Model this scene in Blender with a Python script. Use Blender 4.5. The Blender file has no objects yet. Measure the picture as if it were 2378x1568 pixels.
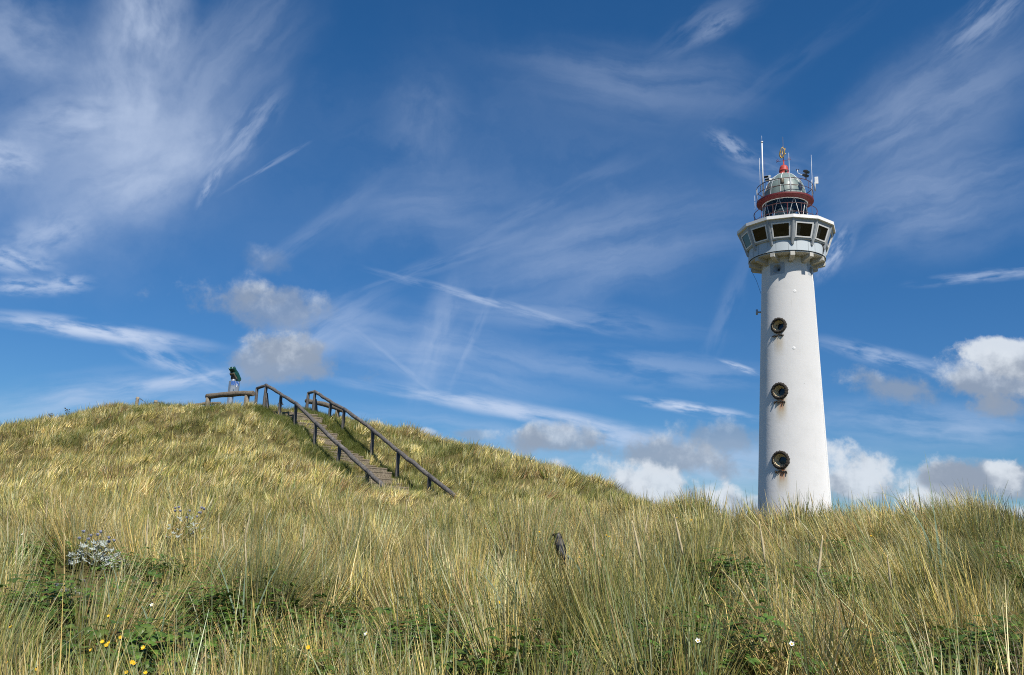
import bpy, bmesh, math, random
import numpy as np
from mathutils import Vector, Matrix, Euler

random.seed(7); rng = np.random.default_rng(11)
scene = bpy.context.scene
COL = scene.collection

# ------------------------------------------------------------------ camera
FPX, HPX = 1900.0, 430.0            # focal length and horizon offset on a 2378 px wide frame
PITCH = math.atan(HPX / FPX); ROLL = math.radians(2.6)
cF = np.array([0, math.cos(PITCH), math.sin(PITCH)])
_R = np.array([1.0, 0, 0]); _U = np.array([0, -math.sin(PITCH), math.cos(PITCH)])
cR = _R * math.cos(ROLL) + _U * math.sin(ROLL)
cU = _U * math.cos(ROLL) - _R * math.sin(ROLL)
def ray(px, py): return cF + (px - 1189) / FPX * cR + (784 - py) / FPX * cU
def at(px, py, d):
    r = ray(px, py); return r * (d / r[1])
def proj(P):
    P = np.atleast_2d(P); w = P @ cF
    return 1189 + FPX * (P @ cR) / w, 784 - FPX * (P @ cU) / w, w
cam_d = bpy.data.cameras.new('camera'); cam = bpy.data.objects.new('camera', cam_d); COL.objects.link(cam)
cam_d.sensor_width = 36.0; cam_d.lens = 36.0 * FPX / 2378.0
cam_d.clip_start = 0.05; cam_d.clip_end = 9000
m = Matrix.Identity(4)
for i in range(3):
    m[i][0] = cR[i]; m[i][1] = cU[i]; m[i][2] = -cF[i]
cam.matrix_world = m
scene.camera = cam

# ------------------------------------------------------------------ light and exposure
SUN_EL, SUN_AZ = math.radians(52), math.atan2(0.39, -0.92)      # azimuth clockwise from +Y
sun_dir = Vector((math.sin(SUN_AZ) * math.cos(SUN_EL), math.cos(SUN_AZ) * math.cos(SUN_EL), math.sin(SUN_EL)))
sl = bpy.data.lights.new('sun', 'SUN'); sl.energy = 4.7; sl.angle = math.radians(0.5); sl.color = (1.0, 0.95, 0.87)
so = bpy.data.objects.new('sun', sl); COL.objects.link(so)
so.rotation_euler = sun_dir.to_track_quat('Z', 'Y').to_euler()
scene.view_settings.view_transform = 'Standard'; scene.view_settings.look = 'None'
scene.view_settings.exposure = 0.35; scene.view_settings.gamma = 1.0
SKY_STRENGTH = 0.075
scene.cycles.max_bounces = 6; scene.cycles.diffuse_bounces = 3; scene.cycles.transparent_max_bounces = 12; scene.cycles.use_denoising = False; scene.cycles.filter_width = 1.05

# ------------------------------------------------------------------ node helper
class NT:
    def __init__(s, tree): s.t = tree
    def n(s, kind, **kw):
        nd = s.t.nodes.new(kind)
        for k, v in kw.items(): setattr(nd, k, v)
        return nd
    def put(s, sock, v):
        if v is None: return
        if hasattr(v, 'is_linked') or isinstance(v, bpy.types.NodeSocket): s.t.links.new(v, sock)
        else: sock.default_value = v
    def m(s, op, a, b=None, c=None, clamp=False):
        nd = s.n('ShaderNodeMath', operation=op, use_clamp=clamp)
        for i, v in enumerate((a, b, c)): s.put(nd.inputs[i], v)
        return nd.outputs[0]
    def v(s, op, a, b=None, out=0):
        nd = s.n('ShaderNodeVectorMath', operation=op)
        s.put(nd.inputs[0], a)
        if b is not None: s.put(nd.inputs['Scale'] if op == 'SCALE' else nd.inputs[1], b)
        return nd.outputs[out]
    def dot(s, a, b): return s.v('DOT_PRODUCT', a, b, 1)
    def xyz(s, x=0.0, y=0.0, z=0.0):
        nd = s.n('ShaderNodeCombineXYZ')
        for i, v in enumerate((x, y, z)): s.put(nd.inputs[i], v)
        return nd.outputs[0]
    def sep(s, a):
        nd = s.n('ShaderNodeSeparateXYZ'); s.put(nd.inputs[0], a); return nd.outputs
    def rng(s, x, a, b, c=0.0, d=1.0, smooth=True):
        nd = s.n('ShaderNodeMapRange', interpolation_type='SMOOTHSTEP' if smooth else 'LINEAR')
        for i, v in enumerate((x, a, b, c, d)): s.put(nd.inputs[i], v)
        return nd.outputs[0]
    def noise(s, vec, scale=5.0, detail=4.0, rough=0.5, dist=0.0, out=0):
        nd = s.n('ShaderNodeTexNoise')
        if vec is not None: s.put(nd.inputs['Vector'], vec)
        for k, v in (('Scale', scale), ('Detail', detail), ('Roughness', rough), ('Distortion', dist)): s.put(nd.inputs[k], v)
        return nd.outputs[out]
    def mix(s, f, a, b, blend='MIX'):
        nd = s.n('ShaderNodeMix', data_type='RGBA', blend_type=blend)
        s.put(nd.inputs[0], f)
        for i, v in ((6, a), (7, b)):
            if isinstance(v, (tuple, list)) and len(v) == 3: v = (*v, 1)
            s.put(nd.inputs[i], v)
        return nd.outputs[2]

# ------------------------------------------------------------------ world: physical sky with clouds placed by direction
def make_world():
    w = bpy.data.worlds.new('World'); scene.world = w; w.use_nodes = True
    nt = w.node_tree; nt.nodes.clear(); T = NT(nt)
    sky = T.n('ShaderNodeTexSky', sky_type='NISHITA', sun_disc=False)
    sky.sun_elevation = SUN_EL; sky.sun_rotation = SUN_AZ; sky.air_density = 1.0; sky.dust_density = 0.0; sky.ozone_density = 3.5
    hs = T.n('ShaderNodeHueSaturation'); hs.inputs['Saturation'].default_value = 1.09
    nt.links.new(sky.outputs[0], hs.inputs['Color'])
    d = T.n('ShaderNodeTexCoord').outputs['Generated']
    # deep blue of a polarised summer sky, a little paler low down
    col = T.mix(1.0, hs.outputs[0], T.mix(T.rng(T.sep(d)[2], .02, .55), (.36, .60, .86), (.33, .77, 1.04)), 'MULTIPLY')
    k = 1.0 / SKY_STRENGTH
    def norm(a): return a / np.linalg.norm(a)
    warp = T.v('SUBTRACT', T.noise(d, 7.0, 6.0, 0.6, 0.0, 1), (0.5, 0.5, 0.5))
    wsep = T.sep(warp)
    fine = T.noise(d, 22.0, 8.0, 0.62)
    billow = T.noise(d, 13.0, 8.0, 0.6); puff = T.noise(T.v('ADD', d, (.013, -.01, .022)), 26.0, 5.0, 0.55)
    cur = [d]                # each cloud waits for the one before it, which keeps the shader small
    def after(f): cur[0] = T.v('ADD', d, T.v('SCALE', T.xyz(f, f, f), 1e-9))
    def frame(cx, cy, a, b, ang):
        C = norm(ray(cx, cy)); t = math.radians(ang)
        U = norm(ray(cx + a * math.cos(t), cy + a * math.sin(t))) - C
        V = norm(ray(cx + b * math.sin(t), cy - b * math.cos(t))) - C
        Uc = U / (U @ U); Vc = V / (V @ V)
        u = T.m('SUBTRACT', T.dot(cur[0], tuple(Uc)), float(C @ Uc))
        v = T.m('SUBTRACT', T.dot(cur[0], tuple(Vc)), float(C @ Vc))
        return u, v, C
    # thin high cloud: (centre, half sizes, tilt, opacity, stretch of the streaks along and across, warp)
    cirrus = [
        (200, 330, 500, 420, -40, .38, 1.0, 1.1, .5), (340, 40, 230, 125, 100, .58, 1.5, 1.5, .45), (300, 215, 220, 150, 95, .44, 1.5, 1.5, .45), (205, 290, 220, 110, -15, .50, 1.5, 1.6, .5),
        (335, 405, 230, 125, -35, .48, 1.5, 1.6, .5), (5, 375, 140, 75, 0, .58, 1.6, 1.4, .5), (40, 80, 160, 200, 70, .36, 1.2, 1.3, .5), (120, 545, 150, 70, -25, .42, 1.8, 1.6, .6),
        (20, 600, 160, 46, 8, .56, 2.0, 1.4, .5), (150, 660, 85, 34, -10, .45, 1.8, 1.4, .6), (50, 665, 140, 30, 0, .50, 2, 1.3, .5),
        (490, 425, 80, 18, -62, .34, 2, 1, .6), (560, 320, 190, 60, -50, .32, 1.4, 1.8, .5), (625, 385, 140, 9, -33, .20, 2, 1, .3), (450, 330, 120, 160, 20, .26, 1.4, 1.6, .5), (540, 140, 330, 170, -50, .20, 1.0, 2.4, .5),
        (1150, 430, 900, 480, 0, .09, 1.6, 1.8, .6), (1000, 620, 360, 26, -20, .13, 2, 1, .4), (1250, 480, 340, 40, -25, .10, 2, 1, .4), (720, 540, 280, 34, -38, .10, 2, 1, .4), (1090, 800, 170, 16, -65, .13, 2, 1, .4),
        (930, 850, 210, 13, 38, .16, 2, 1, .4), (1690, 720, 190, 36, -70, .10, 2, 1, .4), (1800, 180, 420, 40, -35, .04, 2, 1, .4), (1300, 740, 420, 50, 6, .20, 2, 1.2, .5), (1500, 860, 420, 60, 4, .22, 2, 1.4, .5),
        (225, 768, 320, 31, 9.5, .86, 2.0, .8, .22), (400, 838, 190, 42, 28, .46, 2, 1.4, .4), (420, 885, 190, 22, -9, .55, 2, 1, .4), (700, 790, 280, 80, -28, .36, 1.0, 1.8, .5),
        (1020, 830, 420, 120, 12, .30, 1.2, 2.2, .5), (1180, 950, 470, 29, 10, .74, 2.4, .9, .3), (1400, 1005, 260, 34, 12, .60, 2, 1, .4), (1130, 700, 340, 16, 15, .46, 2.5, .8, .25), (1610, 950, 195, 19, 8, .85, 2, .9, .25),
        (1720, 855, 66, 11, 20, .75, 1, .8, .25), (2150, 260, 500, 170, -33, .30, 1.0, 2.0, .5), (2170, 470, 430, 170, -18, .30, 1.0, 2.0, .5), (2290, 40, 200, 60, -45, .30, 1.2, 2, .5),
        (1480, 190, 380, 130, 10, .17, 1.0, 2.2, .5), (1655, 70, 95, 34, -25, .17, 1.8, 1.4, .6), (1640, 60, 200, 60, -25, .14, 1.2, 1.4, .6), (1700, 340, 85, 30, 32, .36, 1.8, 1.4, .6), (1790, 390, 150, 60, 20, .18, 1.2, 1.4, .6), (980, 300, 130, 180, 0, .11, 1.5, 1.5, .6),
        (1935, 590, 95, 40, -62, .52, 1.5, 1.4, .4), (1400, 580, 480, 160, -14, .26, 1.0, 2.2, .5), (2300, 640, 240, 20, -6, .40, 2, 1, .4), (1000, 480, 300, 110, -10, .14, 1, 2, .5),
        (240, 925, 380, 80, -7, .46, 1.5, 1.6, .5), (2060, 830, 240, 30, 16, .45, 2, 1, .35), (1010, 790, 60, 190, 20, .24, 1.2, 1.6, .4), (900, 1000, 560, 70, 6, .38, 1.6, 1.4, .5),
        (1700, 1080, 800, 90, 2, .50, 1.5, 1.2, .5), (2150, 990, 400, 70, 3, .42, 1.6, 1.4, .5), (-500, 500, 500, 300, -20, .4, 1.6, 2, .5), (2900, 500, 500, 300, -20, .35, 1.6, 2, .5)]
    for i, (cx, cy, a, b, ang, op, ku, kv, wa) in enumerate(cirrus):
        u, v, C = frame(cx, cy, a, b, ang)
        uw = T.m('MULTIPLY_ADD', wsep[0], wa * .9, u); vw = T.m('MULTIPLY_ADD', wsep[1], wa * 1.7, v)
        r = T.v('LENGTH', T.xyz(uw, vw), None, 1)
        fall = T.rng(r, 0.10, 1.08, 1.0, 0.0)
        st = T.noise(T.xyz(T.m('MULTIPLY', uw, ku), T.m('MULTIPLY', vw, kv), i * 3.7), 1.2, 6.0, 0.55, 0.1)
        dens = T.m('MULTIPLY', fall, T.rng(st, 0.24 if b > 60 else 0.34, 0.72 if b > 60 else .66, op * .22 if a > 190 and b > 100 else 0.0, op * 1.12))
        col = T.mix(dens, col, tuple(k * c for c in (0.45, 0.53, 0.68))); after(dens)
    # low heaped cloud: (centre, half sizes, tilt, opacity, whiteness offset, edge softness)
    cumulus = [
        (600, 705, 250, 66, 7, .58, -.26, .6), (560, 680, 95, 60, 0, .52, -.02, .55), (632, 604, 80, 46, 10, .30, -.3, .8), (635, 842, 200, 66, 2, .76, -.46, .5), (690, 815, 105, 46, 0, .5, -.22, .5),
        (1285, 1020, 115, 50, 0, .76, -.22, .5), (1560, 1062, 190, 52, 8, .78, -.45, .5), (1690, 1015, 120, 52, 0, .58, -.5, .6), (1225, 1030, 60, 40, 0, .6, -.4, .5),
        (1290, 1085, 62, 36, 0, .8, .3, .4), (1510, 1140, 240, 74, 8, .92, .22, .42), (1690, 1185, 220, 60, 0, .85, .2, .4), (1420, 1150, 150, 60, 10, .85, .15, .4),
        (2000, 1125, 155, 96, 12, .93, .16, .42), (2335, 830, 120, 60, 12, .93, .35, .35), (2280, 895, 220, 84, 5, .86, -.22, .5), (2100, 905, 190, 56, 3, .70, -.5, .55),
        (2310, 940, 170, 48, 0, .75, -.45, .4), (2310, 1115, 190, 66, 0, .88, -.18, .4), (2330, 1100, 60, 50, 0, .9, .3, .3), (2230, 1190, 300, 52, 0, .92, .4, .35), (2230, 1110, 100, 46, 0, .8, -.4, .4),
        (1090, 1008, 62, 24, 0, .5, -.1, .5), (990, 1005, 40, 16, 0, .6, .2, .5), (2700, 1000, 260, 130, 0, .9, .1, .3), (-500, 850, 300, 100, 0, .8, 0, .4)]
    for i, (cx, cy, a, b, ang, op, wh, soft) in enumerate(cumulus):
        u, v, C = frame(cx, cy, a, b, ang)
        r = T.v('LENGTH', T.xyz(u, v), None, 1)
        e = T.m('SUBTRACT', T.m('MULTIPLY_ADD', billow, 2.3, T.m('MULTIPLY', fine, 1.25)), 1.535)
        e = T.m('SUBTRACT', e, T.m('SUBTRACT', r, 0.62))
        dens = T.rng(e, -0.06, soft, 0.0, op)
        lit = T.m('ADD', T.m('MULTIPLY_ADD', v, 0.55, wh), T.m('MULTIPLY_ADD', T.m('SUBTRACT', fine, 0.5), 1.6, T.m('MULTIPLY', T.m('SUBTRACT', puff, .5), 2.6)))
        cc = T.mix(T.rng(lit, -0.45, 0.65), tuple(k * c for c in (0.235, 0.28, 0.355)), tuple(k * c for c in (0.56, 0.605, 0.66)))
        col = T.mix(dens, col, cc); after(dens)
    bg = T.n('ShaderNodeBackground'); bg.inputs['Strength'].default_value = SKY_STRENGTH
    nt.links.new(col, bg.inputs['Color'])
    out = T.n('ShaderNodeOutputWorld'); nt.links.new(bg.outputs[0], out.inputs[0])
    w.cycles.sampling_method = 'MANUAL'; w.cycles.sample_map_resolution = 512
make_world()

# ------------------------------------------------------------------ object helpers
def tag(o, label=None, cat=None, group=None, kind=None):
    for k, v in (('label', label), ('category', cat), ('group', group), ('kind', kind)):
        if v: o[k] = v
    return o
def empty(name, loc, rz=0.0):
    o = bpy.data.objects.new(name, None); COL.objects.link(o)
    o.location = loc; o.rotation_euler = (0, 0, rz); o.empty_display_size = 0.2
    return o
class MB:
    def __init__(s): s.v = []; s.f = []; s.sm = []
    def add(s, vs, fs, smooth=False):
        b = len(s.v); s.v += [tuple(float(c) for c in p) for p in vs]
        s.f += [tuple(b + i for i in f) for f in fs]; s.sm += [smooth] * len(fs)
        return s
    def box8(s, p): return s.add(p, [(3, 2, 1, 0), (4, 5, 6, 7), (0, 1, 5, 4), (1, 2, 6, 5), (2, 3, 7, 6), (3, 0, 4, 7)])
    def box(s, c, size, rot=None):
        R = rot if rot is not None else Matrix.Identity(3)
        c = Vector(c); h = [x / 2 for x in size]
        P = [c + R @ Vector((sx * h[0], sy * h[1], sz * h[2])) for sz in (-1, 1) for sx, sy in ((-1, -1), (1, -1), (1, 1), (-1, 1))]
        return s.box8(P)
    def lathe(s, prof, n=64, c=(0, 0, 0), a0=0.0, a1=360.0, caps=True, smooth=True):
        full = abs(a1 - a0 - 360) < 1e-6; k = n if full else n + 1
        vs = []
        for r, z in prof:
            for i in range(k):
                a = math.radians(a0 + (a1 - a0) * i / n)
                vs.append((c[0] + r * math.sin(a), c[1] - r * math.cos(a), c[2] + z))
        fs = []
        for j in range(len(prof) - 1):
            for i in range(n):
                i2 = (i + 1) % k
                fs.append((j * k + i, j * k + i2, (j + 1) * k + i2, (j + 1) * k + i))
        s.add(vs, fs, smooth)
        if caps and full:
            b = len(s.v) - len(vs)
            if prof[0][0] > 1e-4: s.f.append(tuple(b + i for i in range(k))[::-1]); s.sm.append(False)
            if prof[-1][0] > 1e-4: s.f.append(tuple(b + (len(prof) - 1) * k + i for i in range(k))); s.sm.append(False)
        return s
    def tube(s, pts, rad, n=8, jit=0.0, smooth=True):
        pts = [Vector(p) for p in pts]; m_ = len(pts)
        rad = rad if isinstance(rad, (list, tuple)) else [rad] * m_
        t0 = (pts[1] - pts[0]).normalized()
        ref = Vector((0, 0, 1)) if abs(t0.z) < 0.9 else Vector((1, 0, 0))
        vs = []; x = t0.cross(ref).normalized()
        for i, p in enumerate(pts):
            t = ((pts[min(i + 1, m_ - 1)] - pts[max(i - 1, 0)])).normalized()
            x = (x - t * x.dot(t)).normalized(); y = t.cross(x)
            for k in range(n):
                a = 2 * math.pi * k / n; r = rad[i] * (1 + jit * random.uniform(-1, 1))
                vs.append(p + x * (r * math.cos(a)) + y * (r * math.sin(a)))
        fs = [(j * n + k, j * n + (k + 1) % n, (j + 1) * n + (k + 1) % n, (j + 1) * n + k) for j in range(m_ - 1) for k in range(n)]
        s.add(vs, fs, smooth); b = len(s.v) - len(vs)
        s.f.append(tuple(b + k for k in range(n))[::-1]); s.sm.append(False)
        s.f.append(tuple(b + (m_ - 1) * n + k for k in range(n))); s.sm.append(False)
        return s
    def ring(s, r, z, t, n=64, c=(0, 0), z0=None):
        """a round bar bent into a circle of radius r at height z"""
        vs = []; fs = []; k = 6; z = z - (Z0 if z0 is None else z0)
        for i in range(n):
            a = 2 * math.pi * i / n
            for j in range(k):
                b = 2 * math.pi * j / k
                rr = r + t * math.cos(b); vs.append((c[0] + rr * math.sin(a), c[1] - rr * math.cos(a), z + t * math.sin(b)))
        for i in range(n):
            for j in range(k):
                fs.append((i * k + j, ((i + 1) % n) * k + j, ((i + 1) % n) * k + (j + 1) % k, i * k + (j + 1) % k))
        return s.add(vs, fs, True)
    def ball(s, c, r, n=10, sc=(1, 1, 1)):
        prof = [(max(1e-5, math.sin(math.pi * i / n)) * r, -math.cos(math.pi * i / n) * r) for i in range(n + 1)]
        b = len(s.v); s.lathe(prof, n + 4, (0, 0, 0), caps=False)
        for i in range(b, len(s.v)):
            x, y, z = s.v[i]; s.v[i] = (c[0] + x * sc[0], c[1] + y * sc[1], c[2] + z * sc[2])
        return s
    def mesh(s, name):
        me = bpy.data.meshes.new(name); me.from_pydata(s.v, [], s.f); me.update()
        me.polygons.foreach_set('use_smooth', s.sm)
        bm = bmesh.new(); bm.from_mesh(me); bmesh.ops.recalc_face_normals(bm, faces=bm.faces); bm.to_mesh(me); bm.free()
        return me
    def build(s, name, mat, parent=None, bevel=0.0):
        me = s.mesh(name)
        if mat: me.materials.append(mat)
        o = bpy.data.objects.new(name, me); COL.objects.link(o)
        if parent: o.parent = parent
        if bevel:
            b = o.modifiers.new('edge', 'BEVEL'); b.width = bevel; b.segments = 2; b.limit_method = 'ANGLE'; b.angle_limit = math.radians(40)
        return o

# ------------------------------------------------------------------ materials
def mat(name, fn=None, col=(.5, .5, .5), rough=.6, metal=0.0, spec=.5):
    ma = bpy.data.materials.new(name); ma.use_nodes = True
    nt = ma.node_tree; p = nt.nodes['Principled BSDF']; T = NT(nt)
    p.inputs['Base Color'].default_value = (*col, 1); p.inputs['Roughness'].default_value = rough; p.inputs['Metallic'].default_value = metal
    p.inputs['Specular IOR Level'].default_value = spec
    if fn: fn(T, p)
    return ma
def obco(T): return T.n('ShaderNodeTexCoord').outputs['Object']
def bump(T, p, h, dist=0.01, strength=0.5):
    b = T.n('ShaderNodeBump'); b.inputs['Strength'].default_value = strength; b.inputs['Distance'].default_value = dist
    T.put(b.inputs['Height'], h); T.t.links.new(b.outputs[0], p.inputs['Normal'])
def worn(c, amt=.25, scale=3.0, rough=.6, dirt=None, metal=0.0, bmp=0.0, rgh2=None):
    def fn(T, p):
        co = obco(T); nz = T.noise(co, scale, 7, .62)
        d = dirt or tuple(x * .55 for x in c)
        T.put(p.inputs['Base Color'], T.mix(T.rng(nz, .48, .78, 0, amt), c, d))
        T.put(p.inputs['Roughness'], T.rng(nz, .3, .7, rough, min(1, rough + .18)))
        if bmp: bump(T, p, T.noise(co, scale * 6, 5, .6), bmp, .6)
    return mat('paint', fn, c, rough, metal)
Z0 = -2.0                                        # lighthouse base height
PORT = [(14.68, .50), (9.89, .525), (5.05, .55)] # porthole heights and radii
PAZ = -20.5
def tower_paint(T, p):
    co = obco(T); x, y, z = T.sep(co)
    az = T.m('ARCTAN2', x, T.m('MULTIPLY', y, -1.0))
    n1 = T.noise(co, .9, 7, .6); n2 = T.noise(T.v('MULTIPLY', co, (6, 6, .35)), 1.6, 6, .6)
    c = T.mix(T.rng(n1, .45, .75, 0, .35), (.79, .78, .76), (.68, .675, .65))
    c = T.mix(T.rng(n2, .56, .82, 0, .30), c, (.60, .58, .52))
    for i, (zc, r) in enumerate(PORT):
        h = zc - Z0
        da = T.m('MULTIPLY', T.m('SUBTRACT', az, math.radians(PAZ + (0 if i == 0 else 3))), 2.1)
        for (w, ln, top, colr, op) in ((.50, 2.1, .40, (.50, .36, .13), .62 if i else .45), (.27, 1.15 if i else .5, .42, (.55, .17, .025), 1.0 if i else .30)):
            lat = T.rng(T.m('ABSOLUTE', T.m('MULTIPLY_ADD', T.m('SUBTRACT', n2, .5), .35, da)), w * .25, w, 1, 0)
            ver = T.m('MULTIPLY', T.rng(z, h - top - ln, h - top - ln * .30, 0, 1), T.rng(z, h - .2, h + .1, 1, 0))
            f = T.m('MULTIPLY', T.m('MULTIPLY', lat, ver), T.rng(n2, .3, .6, .3, op))
            c = T.mix(f, c, colr)
    # chips and bolt marks
    vo = T.n('ShaderNodeTexVoronoi'); T.put(vo.inputs['Vector'], T.v('MULTIPLY', co, (1, 1, .7))); vo.inputs['Scale'].default_value = 1.3
    c = T.mix(T.rng(vo.outputs['Distance'], .025, .05, .6, 0), c, (.18, .17, .15))
    T.put(p.inputs['Base Color'], c); p.inputs['Roughness'].default_value = .7; p.inputs['Diffuse Roughness'].default_value = 1.0
    zb = T.m('FRACT', T.m('MULTIPLY', z, 4.5)); crs = T.rng(T.m('ABSOLUTE', T.m('SUBTRACT', zb, .5)), .40, .5, 0, 1)
    hgt = T.m('ADD', T.m('MULTIPLY', T.noise(co, 3.5, 6, .6), 1.0), T.m('MULTIPLY', crs, -.035))
    bump(T, p, hgt, .03, .28)
M = {}
M['tower'] = mat('tower_paint', tower_paint)
M['white'] = worn((.78, .78, .76), .35, 2.2, .5)
M['fascia'] = worn((.80, .79, .76), .5, 3.5, .6, (.42, .40, .34))
M['panel'] = worn((.50, .55, .57), .3, 1.6, .45, (.40, .44, .45))
M['concrete'] = worn((.50, .485, .43), .6, 2.6, .75, (.30, .28, .24), bmp=.01)
M['grey'] = worn((.40, .43, .45), .3, 2.0, .5)
M['dark'] = worn((.045, .04, .04), .3, 6, .5)
M['redpaint'] = worn((.15, .015, .016), .5, 4.0, .5, (.12, .02, .02))
M['redbright'] = worn((.40, .042, .030), .4, 5.0, .5, (.25, .04, .03))
M['rail'] = worn((.075, .035, .035), .8, 7.0, .55, (.22, .03, .03))
M['dome'] = worn((.17, .225, .21), .7, 3.2, .36, (.09, .13, .12))
M['gold'] = mat('gilding', None, (.42, .28, .07), .4, .6)
M['cream'] = worn((.66, .56, .36), .5, 3.0, .5, (.35, .18, .06))
M['ropering'] = worn((.035, .029, .023), .6, 18, .9, (.09, .075, .055), bmp=.03)
M['glassdark'] = mat('dark_glass', None, (.008, .014, .024), .08)
M['rubber'] = mat('black_plastic', None, (.02, .02, .022), .5)
M['steel'] = worn((.42, .45, .48), .25, 4.0, .32, (.28, .29, .30), metal=.6)
M['green'] = worn((.008, .07, .055), .3, 6, .35)
M['ochre'] = worn((.12, .10, .065), .3, 6, .5)
def glass_fn(refl, tint):
    def fn(T, p):
        tr = T.n('ShaderNodeBsdfTransparent'); tr.inputs[0].default_value = (*tint, 1)
        gl = T.n('ShaderNodeBsdfGlossy'); gl.inputs['Roughness'].default_value = .03
        fr = T.n('ShaderNodeFresnel'); fr.inputs[0].default_value = 1.5
        mx = T.n('ShaderNodeMixShader'); T.put(mx.inputs[0], T.m('MULTIPLY_ADD', fr.outputs[0], 1.0, refl, True))
        T.t.links.new(tr.outputs[0], mx.inputs[1]); T.t.links.new(gl.outputs[0], mx.inputs[2])
        T.t.links.new(mx.outputs[0], T.t.nodes['Material Output'].inputs[0])
    return fn
M['glass'] = mat('window_glass', glass_fn(.02, (.46, .47, .49)))
M['lantern_glass'] = mat('lantern_glass', glass_fn(.0, (.78, .84, .85)))
def wood(c1, c2, c3, st=(9, 9, 9)):
    def fn(T, p):
        co = obco(T)
        g = T.noise(T.v('MULTIPLY', co, st), 1.0, 8, .68, .3)
        big = T.noise(co, 2.3, 5, .6)
        c = T.mix(T.rng(g, .36, .66), c1, c2); c = T.mix(T.rng(big, .52, .72, 0, .7), c, c3)
        T.put(p.inputs['Base Color'], c); p.inputs['Roughness'].default_value = .85
        bump(T, p, g, .02, .8)
    return mat('weathered_wood', fn)
M['log'] = wood((.085, .068, .048), (.21, .175, .13), (.13, .10, .06), (4, 34, 34))
M['logpost'] = wood((.10, .085, .062), (.30, .255, .19), (.16, .13, .08), (34, 34, 4))
M['railpost'] = wood((.055, .052, .050), (.145, .132, .118), (.10, .09, .08), (40, 40, 4))
M['railwood'] = wood((.060, .055, .050), (.15, .135, .12), (.25, .22, .19), (14, 14, 14))
M['stepwood'] = wood((.13, .10, .065), (.29, .24, .17), (.12, .12, .055), (5, 30, 30))
M['stake'] = wood((.16, .13, .09), (.34, .28, .20), (.22, .15, .08))

# ------------------------------------------------------------------ terrain: height field through surveyed points
CT = []
def G(px, py, d): CT.append(at(px, py, d))
def W(x, y, z): CT.append(np.array([x, y, z], float))
crest = [(-700, 1078, 44), (-300, 1048, 46), (0, 1015, 46), (100, 994, 46), (250, 961, 46), (400, 953, 46), (480, 957, 45), (540, 957, 44),
         (640, 960, 42.5), (700, 965, 42.5), (800, 978, 42), (850, 985, 41), (900, 1003, 40.5), (1000, 1028, 39.5), (1120, 1053, 38),
         (1250, 1093, 36.5), (1350, 1120, 35), (1450, 1160, 33.5), (1530, 1205, 32), (1620, 1262, 31)]
for c in crest:
    G(*c); p = at(*c); k = 1 + 7 / np.hypot(p[0], p[1]); W(p[0] * k, p[1] * k, p[2] - .9); k = 1 + 25 / np.hypot(p[0], p[1]); W(p[0] * k, p[1] * k, min(p[2] - 4, .5))
for c in [(0, 1065, 36), (300, 1040, 37), (0, 1125, 28), (300, 1115, 28), (0, 1200, 20), (300, 1200, 20), (500, 1022, 37), (600, 1065, 32), (500, 1115, 27),
          (700, 1118, 27), (500, 1195, 20), (750, 1180, 22), (-600, 1140, 32), (-600, 1200, 22), (-700, 1300, 13), (-700, 1480, 8)]: G(*c)
lpost = [(601, 943.5, 41.4), (617, 949, 41.0), (650, 966, 39.6), (686, 982, 38.0), (732, 1046, 35.6), (788, 1095, 33.0), (854, 1134, 30.4)]
rpost = [(718, 953, 42.4), (732, 963, 42.1), (768, 983, 40.5), (806, 1012, 38.9), (866, 1068, 36.0), (925, 1115, 33.5), (1000, 1160, 31.0)]
for c in lpost + rpost: G(*c)
for c in [(1000, 1093, 34.5), (1100, 1113, 33.5), (1200, 1135, 32.5), (1150, 1160, 29.5), (1300, 1165, 30.5), (1400, 1187, 29), (1060, 1165, 29)]: G(*c)
for c in [(900, 1206, 21), (1060, 1214, 20), (1200, 1218, 19.5), (1400, 1224, 18), (1600, 1228, 16), (1800, 1230, 14.5), (2000, 1236, 14), (2200, 1243, 13.5),
          (2378, 1250, 13), (2900, 1275, 12.5), (1060, 1206, 24), (1250, 1218, 24)]: G(*c)
for c in [(0, 1600, 5.2), (600, 1620, 5.2), (1189, 1632, 5.2), (1800, 1645, 5), (2378, 1660, 5), (0, 1440, 8), (600, 1435, 8.3), (1189, 1440, 8), (1800, 1445, 7.5),
          (2378, 1450, 7.5), (0, 1310, 12.5), (600, 1300, 13), (1189, 1310, 12.5), (1600, 1335, 11), (2000, 1338, 10.5), (2378, 1350, 10.3), (2900, 1460, 7.5)]: G(*c)
for c in [(0, 0, -1.62), (-6, 0, -1.5), (6, 0, -1.7), (0, -8, -1.9), (-20, -5, -1.4), (20, -5, -1.8), (7, 24, -.9), (10, 25, -1.4), (16, 24, -1.5), (24, 22, -1.5), (12, 34, -1.8),
          (20, 40, -2), (30, 40, -2), (20, 58, -2), (35, 60, -2), (5, 62, -2), (20, 80, -2.2), (-40, 20, 1.5), (40, 10, -1.2), (-10, 90, -1.5), (-50, 80, -1)]: W(*c)
CT = np.array(CT)
def tps_fit(P, lam=0.06):
    n = len(P); d = np.linalg.norm(P[:, None, :2] - P[None, :, :2], axis=2)
    K = np.where(d > 0, d * d * np.log(d + 1e-9), 0) + lam * np.eye(n) * 8
    A = np.zeros((n + 3, n + 3)); A[:n, :n] = K; A[:n, n] = 1; A[:n, n + 1:] = P[:, :2]; A[n, :n] = 1; A[n + 1:, :n] = P[:, :2].T
    return np.linalg.solve(A, np.concatenate([P[:, 2], [0, 0, 0]]))
TW = tps_fit(CT)
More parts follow.
